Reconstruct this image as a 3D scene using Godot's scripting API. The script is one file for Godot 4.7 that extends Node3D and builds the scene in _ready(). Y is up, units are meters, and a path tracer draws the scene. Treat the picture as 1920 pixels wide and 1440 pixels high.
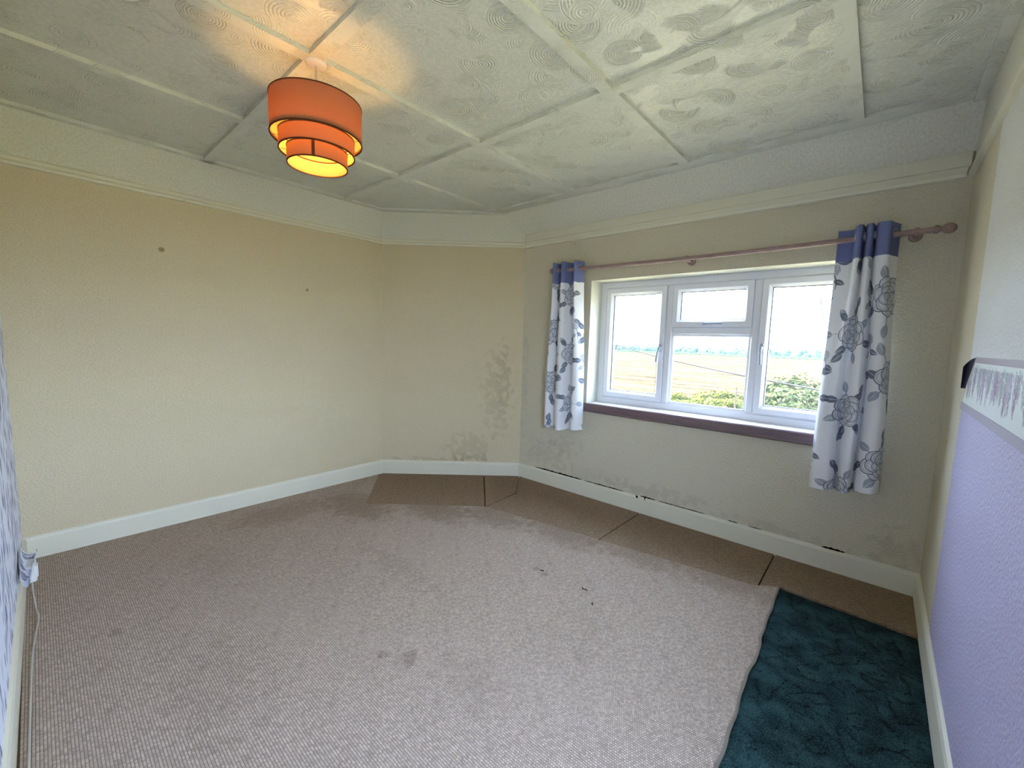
extends Node3D
# An empty bedroom: cream walls, batten-and-panel ceiling, window onto a stubble field.
# The camera stands in one corner; -z runs towards the window wall, -x towards the long plain wall.

const EYE := Vector3(0, 1.28, 0)
const SKIN := 0.012                       # how far the wall face lies behind the face of skirting and rail
const CEIL := 2.404                       # underside of the ceiling panels
const RAIL := 2.1                         # underside of the picture rail
var PL: Array[Vector2] = []               # corners of the room (x, z) at the wall faces
var M := {}                               # materials
var rng := RandomNumberGenerator.new()
var taken := {}


# ------------------------------------------------------------------ naming
func numbered(called: String) -> String:
	var n: int = taken.get(called, 0)
	taken[called] = n + 1
	return called if n == 0 else "%s_%03d" % [called, n]


func tag(o: Node, label: String, category: String, group := "", kind := "") -> Node:
	o.set_meta("label", label)
	o.set_meta("category", category)
	if group: o.set_meta("group", group)
	if kind: o.set_meta("kind", kind)
	return o


func thing(called: String, label: String, category: String, at := Vector3.ZERO, group := "", kind := "") -> Node3D:
	var o := Node3D.new()
	o.name = numbered(called)
	add_child(o)
	o.position = at
	tag(o, label, category, group, kind)
	return o


# ------------------------------------------------------------------ mesh building
class MB:
	var v := PackedVector3Array()
	var n := PackedVector3Array()
	var t := PackedVector2Array()
	var t2 := PackedVector2Array()
	var c := PackedColorArray()
	var ix := PackedInt32Array()
	var tint := Color.WHITE
	var off := Vector2.ZERO

	func vert(p: Vector3, nn: Vector3, uv: Vector2, uv2 := Vector2.ZERO) -> int:
		v.append(p); n.append(nn); t.append(uv); t2.append(uv2); c.append(tint)
		return v.size() - 1

	# triangles are stored clockwise as seen from the side the normal points to
	func tri_i(a: int, b: int, d: int) -> void:
		var g := (v[b] - v[a]).cross(v[d] - v[a])
		if g.dot(n[a] + n[b] + n[d]) > 0.0:
			ix.append_array([a, d, b])
		else:
			ix.append_array([a, b, d])

	func planar(p: Vector3, nn: Vector3) -> Vector2:
		var a := nn.abs()
		if a.y >= a.x and a.y >= a.z: return Vector2(p.x, p.z) + off
		if a.x >= a.z: return Vector2(p.z, -p.y) + off
		return Vector2(p.x, -p.y) + off

	func tri(a: Vector3, b: Vector3, d: Vector3, nn: Vector3) -> void:
		var i := vert(a, nn, planar(a, nn))
		var j := vert(b, nn, planar(b, nn))
		var k := vert(d, nn, planar(d, nn))
		tri_i(i, j, k)

	func quad(a: Vector3, b: Vector3, d: Vector3, e: Vector3, out: Vector3) -> void:
		var nn := (b - a).cross(d - a)
		if nn.length() < 1e-12: nn = (d - a).cross(e - a)
		nn = nn.normalized()
		if nn.dot(out) < 0.0: nn = -nn
		var i := vert(a, nn, planar(a, nn))
		var j := vert(b, nn, planar(b, nn))
		var k := vert(d, nn, planar(d, nn))
		var l := vert(e, nn, planar(e, nn))
		tri_i(i, j, k); tri_i(i, k, l)

	# box with chamfered edges
	func box(lo: Vector3, hi: Vector3, bev := 0.0) -> void:
		var mid := (lo + hi) * 0.5
		var h := (hi - lo) * 0.5
		bev = minf(bev, minf(h.x, minf(h.y, h.z)) * 0.98)
		var i := h - Vector3.ONE * bev
		for ax in 3:
			var b := (ax + 1) % 3
			var d := (ax + 2) % 3
			for s: float in [-1.0, 1.0]:
				var q := []
				for k in [[-1.0, -1.0], [1.0, -1.0], [1.0, 1.0], [-1.0, 1.0]]:
					var p := Vector3.ZERO
					p[ax] = s * h[ax]; p[b] = k[0] * i[b]; p[d] = k[1] * i[d]
					q.append(mid + p)
				var o := Vector3.ZERO
				o[ax] = s
				quad(q[0], q[1], q[2], q[3], o)
		if bev <= 0.0: return
		for ax in 3:
			var b := (ax + 1) % 3
			var d := (ax + 2) % 3
			for sb: float in [-1.0, 1.0]:
				for sd: float in [-1.0, 1.0]:
					var q := []
					for k in [[-1.0, 0], [1.0, 0], [1.0, 1], [-1.0, 1]]:
						var p := Vector3.ZERO
						p[ax] = k[0] * i[ax]
						p[b] = sb * (h[b] if k[1] == 0 else i[b])
						p[d] = sd * (i[d] if k[1] == 0 else h[d])
						q.append(mid + p)
					var o := Vector3.ZERO
					o[b] = sb; o[d] = sd
					quad(q[0], q[1], q[2], q[3], o)
		for sx: float in [-1.0, 1.0]:
			for sy: float in [-1.0, 1.0]:
				for sz: float in [-1.0, 1.0]:
					var s := Vector3(sx, sy, sz)
					tri(mid + s * Vector3(h.x, i.y, i.z), mid + s * Vector3(i.x, h.y, i.z), mid + s * Vector3(i.x, i.y, h.z), s.normalized())

	# upright solid over an outline in (x, z)
	func slab(poly: PackedVector2Array, y0: float, y1: float) -> void:
		var tr := Geometry2D.triangulate_polygon(poly)
		for k in range(0, tr.size(), 3):
			for y: float in [y0, y1]:
				var nn := Vector3.DOWN if y == y0 else Vector3.UP
				tri(Vector3(poly[tr[k]].x, y, poly[tr[k]].y), Vector3(poly[tr[k + 1]].x, y, poly[tr[k + 1]].y), Vector3(poly[tr[k + 2]].x, y, poly[tr[k + 2]].y), nn)
		var cw := Geometry2D.is_polygon_clockwise(poly)
		for k in poly.size():
			var a := poly[k]
			var b := poly[(k + 1) % poly.size()]
			var o := Vector3(b.y - a.y, 0, a.x - b.x)
			if cw: o = -o
			quad(Vector3(a.x, y0, a.y), Vector3(b.x, y0, b.y), Vector3(b.x, y1, b.y), Vector3(a.x, y1, a.y), o)

	# smooth grid; f(i, j) gives the point
	func grid(nu: int, nv: int, f: Callable, uvf: Callable, close_u := false) -> void:
		var p := []
		for j in nv + 1:
			for i in nu + 1:
				p.append(f.call(float(i) / nu, float(j) / nv))
		var first := v.size()
		for j in nv + 1:
			for i in nu + 1:
				var il := i - 1 if i > 0 else (nu - 1 if close_u else 0)
				var ir := i + 1 if i < nu else (1 if close_u else nu)
				var du: Vector3 = p[j * (nu + 1) + ir] - p[j * (nu + 1) + il]
				var dv: Vector3 = p[mini(j + 1, nv) * (nu + 1) + i] - p[maxi(j - 1, 0) * (nu + 1) + i]
				var nn := du.cross(dv)
				nn = nn.normalized() if nn.length() > 1e-14 else Vector3.UP
				vert(p[j * (nu + 1) + i], nn, uvf.call(float(i) / nu, float(j) / nv))
		for j in nv:
			for i in nu:
				var a := first + j * (nu + 1) + i
				tri_i(a, a + 1, a + nu + 2)
				tri_i(a, a + nu + 2, a + nu + 1)

	# turned shape: profile of (radius, height) round the y axis
	func lathe(at: Vector3, prof: Array, seg := 32, axis := Vector3.UP) -> void:
		var b := Basis(Quaternion(Vector3.UP, axis)) if axis != Vector3.DOWN else Basis(Vector3.RIGHT, PI)
		var run := 0.0
		for k in prof.size() - 1:
			var p0: Vector2 = prof[k]
			var p1: Vector2 = prof[k + 1]
			var dd := p1 - p0
			var len := dd.length()
			if len < 1e-9: continue
			var pn := Vector2(dd.y, -dd.x).normalized()
			# soften the normal with the neighbours where the profile bends gently
			var n0 := pn
			var n1 := pn
			if k > 0:
				var q: Vector2 = (p0 - prof[k - 1]).normalized()
				var qn := Vector2(q.y, -q.x)
				if qn.dot(pn) > 0.6: n0 = (qn + pn).normalized()
			if k < prof.size() - 2:
				var q2: Vector2 = (prof[k + 2] - p1).normalized()
				var qn2 := Vector2(q2.y, -q2.x)
				if qn2.dot(pn) > 0.6: n1 = (qn2 + pn).normalized()
			var first := v.size()
			for i in seg + 1:
				var a := TAU * i / seg
				var r := Vector3(cos(a), 0, sin(a))
				vert(at + b * (r * p0.x + Vector3.UP * p0.y), b * (r * n0.x + Vector3.UP * n0.y), Vector2(a * maxf(p0.x, 0.01), run))
				vert(at + b * (r * p1.x + Vector3.UP * p1.y), b * (r * n1.x + Vector3.UP * n1.y), Vector2(a * maxf(p0.x, 0.01), run + len))
			for i in seg:
				var q := first + i * 2
				tri_i(q, q + 2, q + 3); tri_i(q, q + 3, q + 1)
			run += len

	func tube(pts: Array, r: float, seg := 8, caps := true) -> void:
		var first := v.size()
		var side := Vector3.ZERO
		var m := pts.size()
		var run := 0.0
		for k in m:
			var d: Vector3 = (pts[mini(k + 1, m - 1)] - pts[maxi(k - 1, 0)]).normalized()
			if side == Vector3.ZERO:
				side = d.cross(Vector3.UP if absf(d.y) < 0.9 else Vector3.RIGHT).normalized()
			side = (side - d * side.dot(d)).normalized()
			var up := d.cross(side)
			if k > 0: run += pts[k].distance_to(pts[k - 1])
			for i in seg + 1:
				var a := TAU * i / seg
				var o := side * cos(a) + up * sin(a)
				vert(pts[k] + o * r, o, Vector2(r * a, run))
		for k in m - 1:
			for i in seg:
				var q := first + k * (seg + 1) + i
				tri_i(q, q + 1, q + seg + 2); tri_i(q, q + seg + 2, q + seg + 1)
		if caps:
			for e in [0, m - 1]:
				var d: Vector3 = (pts[0] - pts[1]) if e == 0 else (pts[m - 1] - pts[m - 2])
				d = d.normalized()
				var cc := vert(pts[e], d, Vector2.ZERO)
				var ring := v.size()
				for i in seg + 1:
					vert(v[first + e * (seg + 1) + i], d, Vector2.ZERO)
				for i in seg:
					tri_i(cc, ring + i, ring + i + 1)

	func mesh() -> ArrayMesh:
		var a := []
		a.resize(Mesh.ARRAY_MAX)
		a[Mesh.ARRAY_VERTEX] = v
		a[Mesh.ARRAY_NORMAL] = n
		a[Mesh.ARRAY_TEX_UV] = t
		a[Mesh.ARRAY_TEX_UV2] = t2
		a[Mesh.ARRAY_COLOR] = c
		a[Mesh.ARRAY_INDEX] = ix
		var m := ArrayMesh.new()
		m.add_surface_from_arrays(Mesh.PRIMITIVE_TRIANGLES, a)
		return m


func obj(called: String, b: MB, mat: Material, parent: Node = self) -> MeshInstance3D:
	return put(called, b.mesh(), mat, parent)


func put(called: String, m: Mesh, mat: Material, parent: Node = self) -> MeshInstance3D:
	var o := MeshInstance3D.new()
	o.mesh = m
	o.material_override = mat
	o.name = numbered(called) if parent == self else called
	parent.add_child(o, true)
	return o


# ------------------------------------------------------------------ the room's outline
func corner(i: int, d: float) -> Vector2:      # corner i of the room moved inwards by d
	var n := PL.size()
	i = i % n
	var a := PL[(i + n - 1) % n]
	var b := PL[i]
	var c := PL[(i + 1) % n]
	var u := (b - a).normalized()
	var w := (c - b).normalized()
	var pu := a + inward(u) * d
	var pw := b + inward(w) * d
	var hit = Geometry2D.line_intersects_line(pu, u, pw, w)
	return hit if hit != null else b


func inward(u: Vector2) -> Vector2:
	return Vector2(-u.y, u.x)


# profile of (depth into the room, height) swept along wall i, mitred at both corners
func run_along(b: MB, i: int, prof: Array) -> void:
	var w := (PL[(i + 1) % PL.size()] - PL[i]).normalized()
	var inn := inward(w)
	var area := 0.0
	for k in prof.size():
		area += prof[k].cross(prof[(k + 1) % prof.size()])
	for k in prof.size():
		var p: Vector2 = prof[k]
		var q: Vector2 = prof[(k + 1) % prof.size()]
		var o := Vector2(q.y - p.y, p.x - q.x) * signf(area)
		var out := Vector3(inn.x * o.x, o.y, inn.y * o.x)
		var a0 := corner(i, p.x)
		var a1 := corner(i + 1, p.x)
		var c0 := corner(i, q.x)
		var c1 := corner(i + 1, q.x)
		var first := b.v.size()
		b.quad(Vector3(a0.x, p.y, a0.y), Vector3(a1.x, p.y, a1.y), Vector3(c1.x, q.y, c1.y), Vector3(c0.x, q.y, c0.y), out)
		for j in range(first, b.v.size()):
			var s := (Vector2(b.v[j].x, b.v[j].z) - PL[i]).dot(w)
			if absf(b.n[j].y) < 0.9: b.t[j] = Vector2(s, -b.v[j].y) + b.off
			b.t2[j] = Vector2(s / PL[i].distance_to(PL[(i + 1) % PL.size()]), 1.0 - b.v[j].y / 2.45)
	for e in 2:
		var poly := PackedVector2Array(prof)
		var tr := Geometry2D.triangulate_polygon(poly)
		for k in range(0, tr.size(), 3):
			var q := []
			for j in 3:
				var cc := corner(i + e, poly[tr[k + j]].x)
				q.append(Vector3(cc.x, poly[tr[k + j]].y, cc.y))
			b.tri(q[0], q[1], q[2], Vector3(w.x, 0, w.y) * (1.0 if e == 1 else -1.0))


func towards(az: float, el: float, d: float) -> Vector3:     # a point outdoors: bearing from -z, elevation, ground distance
	return EYE + Vector3(sin(deg_to_rad(az)) * d, tan(deg_to_rad(el)) * d, -cos(deg_to_rad(az)) * d)


# ------------------------------------------------------------------ textures
func noise(freq: float, sd: int, kind := FastNoiseLite.TYPE_SIMPLEX_SMOOTH, oct := 3) -> FastNoiseLite:
	var n := FastNoiseLite.new()
	n.seed = sd
	n.noise_type = kind
	n.frequency = freq
	n.fractal_type = FastNoiseLite.FRACTAL_FBM if oct > 1 else FastNoiseLite.FRACTAL_NONE
	n.fractal_octaves = oct
	return n


func tex(im: Image) -> ImageTexture:
	return ImageTexture.create_from_image(im)


func seamless(n: FastNoiseLite, s := 512) -> Image:
	var im := n.get_seamless_image(s, s)
	im.convert(Image.FORMAT_RGBA8)
	return im


func blend(im: Image, x: int, y: int, col: Color, a: float) -> void:
	x = posmod(x, im.get_width())
	y = posmod(y, im.get_height())
	var o := im.get_pixel(x, y)
	im.set_pixel(x, y, Color(lerpf(o.r, col.r, a), lerpf(o.g, col.g, a), lerpf(o.b, col.b, a), o.a))


func stain(im: Image, x: int, y: int, col: Color, a: float) -> void:       # for see-through stain sheets
	if x < 0 or y < 0 or x >= im.get_width() or y >= im.get_height() or a <= 0.0: return
	var o := im.get_pixel(x, y)
	var na := a + o.a * (1.0 - a)
	im.set_pixel(x, y, Color(lerpf(o.r, col.r, a / na), lerpf(o.g, col.g, a / na), lerpf(o.b, col.b, a / na), na))


func mat(col: Color, rough := 0.8, spec := 0.3) -> StandardMaterial3D:
	var m := StandardMaterial3D.new()
	m.albedo_color = col
	m.roughness = rough
	m.metallic_specular = spec
	return m


func relief(m: StandardMaterial3D, t: Texture2D, cm: float, per_m := 1.0) -> StandardMaterial3D:
	m.heightmap_enabled = true
	m.heightmap_texture = t
	m.heightmap_scale = cm
	m.uv1_scale = Vector3(per_m, per_m, per_m)
	return m


func tones(base: Color, spread: float, im: Image) -> Image:     # a grey image turned into a mild tonal variation round white
	var o := Image.create(im.get_width(), im.get_height(), false, Image.FORMAT_RGBA8)
	for y in im.get_height():
		for x in im.get_width():
			var g := (im.get_pixel(x, y).r - 0.5) * spread
			o.set_pixel(x, y, Color(clampf(base.r + g, 0, 1), clampf(base.g + g, 0, 1), clampf(base.b + g, 0, 1)))
	return o


func swirl_height() -> Image:           # fan and ring marks combed into wet ceiling coating, 1 m square
	var s := 1024
	var h := PackedFloat32Array()
	h.resize(s * s)
	h.fill(0.5)
	var r := RandomNumberGenerator.new()
	r.seed = 77
	for k in 150:
		var cx := r.randi_range(0, s)
		var cy := r.randi_range(0, s)
		var rad := r.randf_range(55, 115)
		var pitch := r.randf_range(10.0, 13.0)
		var a0 := r.randf() * TAU
		var wide := r.randf_range(1.0, PI)
		var amp := 0.42 * pow(r.randf(), 1.4)
		var ex := r.randf_range(0.8, 1.2)
		for y in range(-int(rad), int(rad) + 1):
			for x in range(-int(rad), int(rad) + 1):
				var d := sqrt(x * x * ex + y * y / ex)
				if d > rad: continue
				var da := absf(wrapf(atan2(y, x) - a0, -PI, PI))
				if da > wide: continue
				var i := posmod(cy + y, s) * s + posmod(cx + x, s)
				var soft := minf(1.0, (rad - d) / 8.0) * minf(1.0, (wide - da) * 4.0)
				h[i] = lerpf(h[i], 0.5 + amp * sin(d * TAU / pitch), soft)
	var im := Image.create(s, s, false, Image.FORMAT_RGBA8)
	var n := noise(0.02, 5).get_seamless_image(s, s)
	for y in s:
		for x in s:
			var g := clampf(h[y * s + x] + (n.get_pixel(x, y).r - 0.5) * 0.35, 0, 1)
			im.set_pixel(x, y, Color(g, g, g))
	return im


func carpet_images() -> Array:          # 0.256 m of looped pile: rows run along x
	var s := 512
	var col := Image.create(s, s, false, Image.FORMAT_RGBA8)
	var hgt := Image.create(s, s, false, Image.FORMAT_RGBA8)
	var r := RandomNumberGenerator.new()
	r.seed = 12
	var rows := 32
	var step := s / rows
	var shade := []
	for i in rows * rows:
		shade.append([r.randf(), r.randf_range(-0.25, 0.25), r.randf()])
	for y in s:
		for x in s:
			var j := y / step
			var fy := (y % step) / float(step)
			var xs := posmod(x + (step / 2 if j % 2 == 1 else 0), s)
			var i := xs / step
			var fx := (xs % step) / float(step)
			var d: Array = shade[j * rows + i]
			var e := pow(sin(fy * PI), 0.6) * pow(clampf(sin(fx * PI), 0, 1), 0.35)
			var g: float = e * (0.75 + 0.25 * d[0])
			hgt.set_pixel(x, y, Color(g, g, g))
			var k: float = 0.80 + 0.20 * d[0] * e + 0.06 * (d[2] - 0.5)
			k *= 0.68 + 0.32 * smoothstep(0.1, 0.5, e)
			col.set_pixel(x, y, Color(k, k * 0.985, k * 0.97))
	return [tex(col), tex(hgt)]


func plush_images() -> Array:           # dark teal velvet pile with pressed veins, 1 m
	var s := 768
	var a := noise(0.009, 31, FastNoiseLite.TYPE_SIMPLEX, 3)
	a.fractal_type = FastNoiseLite.FRACTAL_RIDGED
	a.domain_warp_enabled = true
	a.domain_warp_amplitude = 30.0
	a.domain_warp_frequency = 0.015
	var vein := seamless(a, s)
	var b := noise(0.11, 8, FastNoiseLite.TYPE_SIMPLEX, 3).get_seamless_image(s, s)
	var c := noise(0.008, 9).get_seamless_image(s, s)
	var col := Image.create(s, s, false, Image.FORMAT_RGBA8)
	var hgt := Image.create(s, s, false, Image.FORMAT_RGBA8)
	for y in s:
		for x in s:
			var e := 1.0 - smoothstep(0.66, 0.88, vein.get_pixel(x, y).r)
			var f := b.get_pixel(x, y).r
			var w := c.get_pixel(x, y).r
			var g := e * 0.75 + f * 0.25
			hgt.set_pixel(x, y, Color(g, g, g))
			var k := 0.60 + 0.60 * (f - 0.5) + 0.5 * (w - 0.5) + 0.2 * e
			k = clampf(k, 0.1, 1.0)
			col.set_pixel(x, y, Color(k, k, k))
	return [tex(col), tex(hgt)]


func rose(im: Image, cx: float, cy: float, rad: float, ink: Color, sd: float) -> void:     # petals laid over one another from the rim inwards
	var far := [0.62, 0.46, 0.32, 0.19, 0.07]
	var wide := [0.40, 0.36, 0.29, 0.22, 0.15]
	var many := [7, 6, 5, 4, 3]
	var white := Color(0.88, 0.885, 0.90)
	for k in 5:
		for j in many[k]:
			var a: float = sd + k * 0.7 + j * TAU / many[k]
			var px: float = cx + cos(a) * far[k] * rad
			var py: float = cy + sin(a) * far[k] * rad * 0.93
			var rp: float = wide[k] * rad * (1.0 + 0.12 * sin(sd * 3.0 + j * 2.3 + k))
			var ri := int(rp) + 1
			for y in range(-ri, ri + 1):
				for x in range(-ri, ri + 1):
					var d := sqrt(x * x + y * y) / rp
					if d > 1.0: continue
					var out := (x * cos(a) + y * sin(a)) / rp          # 1 at the petal's lip, -1 at its root
					blend(im, int(px) + x, int(py) + y, white, 0.9)
					var line := smoothstep(0.86, 0.95, d)
					var th := atan2(y, x) - a
					var hatch := clampf(0.35 - out * 0.75, 0.0, 0.9) * (0.55 + 0.45 * sin(th * 21.0 + k))
					var lip := (1.0 - smoothstep(0.0, 0.09, absf(d - 0.72))) * 0.35 * smoothstep(0.0, 0.5, out)
					blend(im, int(px) + x, int(py) + y, ink, clampf(maxf(maxf(line, hatch), lip), 0.0, 0.9))


func leaf(im: Image, cx: float, cy: float, len: float, wide: float, ang: float, ink: Color, full := 0.85) -> void:
	var r := int(len * 0.55) + 2
	var ca := cos(ang)
	var sa := sin(ang)
	for y in range(-r, r + 1):
		for x in range(-r, r + 1):
			var u := (x * ca + y * sa) / len + 0.5
			var w := (-x * sa + y * ca)
			if u < 0.0 or u > 1.0: continue
			var half := wide * 0.5 * pow(sin(u * PI), 0.8) * (1.25 - 0.5 * u)
			if absf(w) > half: continue
			var a := full
			if absf(w) < 1.6: a *= 0.35
			elif fposmod(u * 9.0 + absf(w) / len * 3.0, 1.0) < 0.16: a *= 0.6
			blend(im, int(cx) + x, int(cy) + y, ink, a)


func stroke(im: Image, x0: float, y0: float, x1: float, y1: float, wide: float, ink: Color, a := 0.8, bow := 0.0) -> void:
	var steps := int(maxf(absf(x1 - x0), absf(y1 - y0))) + 1
	for k in steps + 1:
		var u := float(k) / steps
		var px := lerpf(x0, x1, u) + bow * sin(u * PI)
		var py := lerpf(y0, y1, u)
		var hw := wide * 0.5 * (0.4 + 0.6 * sin(u * PI))
		for q in range(int(-hw - 0.5), int(hw + 0.5) + 1):
			blend(im, int(px) + q, int(py), ink, a)


func curtain_print() -> Image:          # 0.66 m wide by 1.32 m: engraved roses on white cotton
	var w := 512
	var h := 1024
	var im := Image.create(w, h, false, Image.FORMAT_RGBA8)
	im.fill(Color(0.93, 0.93, 0.94))
	var ink := Color(0.33, 0.36, 0.43)
	var pale := Color(0.55, 0.58, 0.64)
	var spots := [[130, 130, 78, 0.3], [390, 250, 70, 1.7], [120, 470, 84, 2.6], [385, 610, 76, 4.0], [150, 800, 80, 5.1], [400, 930, 72, 0.9]]
	for s in spots:
		var r: float = s[2]
		for k in 11:
			var a: float = s[3] + k * 0.6 + 0.3 * sin(k * 2.1)
			var d := r * (1.28 + 0.25 * sin(k * 3.7))
			stroke(im, s[0] + cos(a) * r * 0.8, s[1] + sin(a) * r * 0.8, s[0] + cos(a) * d, s[1] + sin(a) * d, 4.0, ink, 0.7)
			leaf(im, s[0] + cos(a) * d * 1.12, s[1] + sin(a) * d * 1.12, r * 0.72, r * 0.42, a + 0.4 * sin(k), ink if k % 3 else pale, 0.82)
		rose(im, s[0], s[1], r, ink, s[3])
	for b in [[250, 340, 26, 1.0], [262, 700, 24, 2.0], [30, 640, 26, 3.0], [490, 440, 24, 0.2], [260, 60, 22, 5.0]]:
		rose(im, b[0], b[1], b[2], ink, b[3])
		stroke(im, b[0], b[1] + 10, b[0] + 14, b[1] + 80, 4.0, ink, 0.7, 8.0)
		leaf(im, b[0] + 26, b[1] + 52, 44, 22, 0.5, ink)
		leaf(im, b[0] - 18, b[1] + 62, 44, 22, 2.6, pale)
	return im


func border_print() -> Image:           # hanging wisteria: strokes of lilac, mauve and grey green, 0.6 m by 0.185 m
	var w := 768
	var h := 256
	var im := Image.create(w, h, false, Image.FORMAT_RGBA8)
	im.fill(Color(0.86, 0.88, 0.86))
	var r := RandomNumberGenerator.new()
	r.seed = 5
	var inks := [Color(0.55, 0.45, 0.58), Color(0.62, 0.52, 0.62), Color(0.48, 0.56, 0.55), Color(0.58, 0.62, 0.60), Color(0.52, 0.38, 0.47), Color(0.66, 0.62, 0.70)]
	for k in 46:
		var cx := r.randf() * w
		var len := r.randf_range(70, 180)
		var ink: Color = inks[r.randi() % inks.size()]
		for q in int(len * 0.55):
			var u := r.randf()
			var y := 28 + u * len
			var wd := 26.0 * (1.0 - u) + 5.0
			var x := cx + r.randf_range(-wd, wd)
			var l := r.randf_range(8, 18)
			stroke(im, x, y, x + r.randf_range(-2, 2), y + l, r.randf_range(5, 10), ink.lerp(Color(0.9, 0.9, 0.92), r.randf() * 0.3), 0.7)
	for k in 40:
		leaf(im, r.randf() * w, r.randf_range(20, 60), 26, 11, r.randf_range(0.9, 2.2), Color(0.46, 0.56, 0.52), 0.7)
	return im


func leafy_paper() -> Image:            # white paper with slate brush-stroke leaves, 0.64 m
	var s := 512
	var im := Image.create(s, s, false, Image.FORMAT_RGBA8)
	im.fill(Color(0.9, 0.91, 0.95))
	var r := RandomNumberGenerator.new()
	r.seed = 19
	for k in 110:
		var ink := Color(0.30, 0.33, 0.46).lerp(Color(0.52, 0.52, 0.64), r.randf())
		leaf(im, r.randf() * s, r.randf() * s, r.randf_range(40, 84), r.randf_range(12, 24), PI / 2 + r.randf_range(-0.35, 0.35), ink, 0.85)
	return im


func wood_image(light: Color, dark: Color, sd: int) -> Image:
	var w := 256
	var h := 256
	var im := Image.create(w, h, false, Image.FORMAT_RGBA8)
	var n := noise(0.02, sd)
	for y in h:
		for x in w:
			var g := n.get_noise_2d(x * 0.25, y * 4.0) * 0.5 + 0.5
			var f := n.get_noise_2d(x * 1.2 + 900, y * 14.0) * 0.5 + 0.5
			im.set_pixel(x, y, dark.lerp(light, clampf(g * 0.7 + f * 0.4, 0, 1)))
	return im


# stains are matter on the paper; the carpet also takes tan patches; x along the wall in metres from its left end, y above the floor
func stains(len: float, list: Array, sd: int) -> Texture2D:
	var w := 1024
	var h := 768
	var im := Image.create(w, h, false, Image.FORMAT_RGBA8)
	im.fill(Color(0.4, 0.33, 0.24, 0.0))
	var fine := noise(0.045, sd, FastNoiseLite.TYPE_SIMPLEX_SMOOTH, 4)
	var speck := noise(0.22, sd + 3, FastNoiseLite.TYPE_SIMPLEX, 2)
	for s in list:
		var cx: float = s.x / len * w
		var cy: float = (1.0 - s.y / 2.45) * h
		var rx: float = s.rx / len * w
		var ry: float = s.ry / 2.45 * h
		for y in range(int(cy - ry) - 1, int(cy + ry) + 2):
			for x in range(int(cx - rx) - 1, int(cx + rx) + 2):
				var d := Vector2((x - cx) / rx, (y - cy) / ry).length()
				var e: float = 1.0 - d + fine.get_noise_2d(x * len / w * 260.0, y * 2.45 / h * 260.0) * s.get("rag", 0.9)
				var a: float = 0.0
				if s.get("speck", false):
					a = smoothstep(s.get("cut", 0.35), s.get("cut", 0.35) + 0.25, speck.get_noise_2d(x * len / w * 400.0, y * 2.45 / h * 400.0) + e * 0.45 - 0.1)
				else:
					a = smoothstep(0.1, 0.75, e) * (0.75 + 0.25 * speck.get_noise_2d(x, y))
				if d < 1.0: a *= minf(1.0, (1.0 - d) * 4.0)
				else: a = 0.0
				stain(im, x, y, s.c, clampf(a, 0, 1) * s.a)
	return tex(im)


func stained(base: StandardMaterial3D, sheet: Texture2D) -> StandardMaterial3D:
	var m: StandardMaterial3D = base.duplicate()
	m.detail_enabled = true
	m.detail_uv_layer = BaseMaterial3D.DETAIL_UV_2
	m.detail_blend_mode = BaseMaterial3D.BLEND_MODE_MIX
	m.detail_albedo = sheet
	return m


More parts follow.
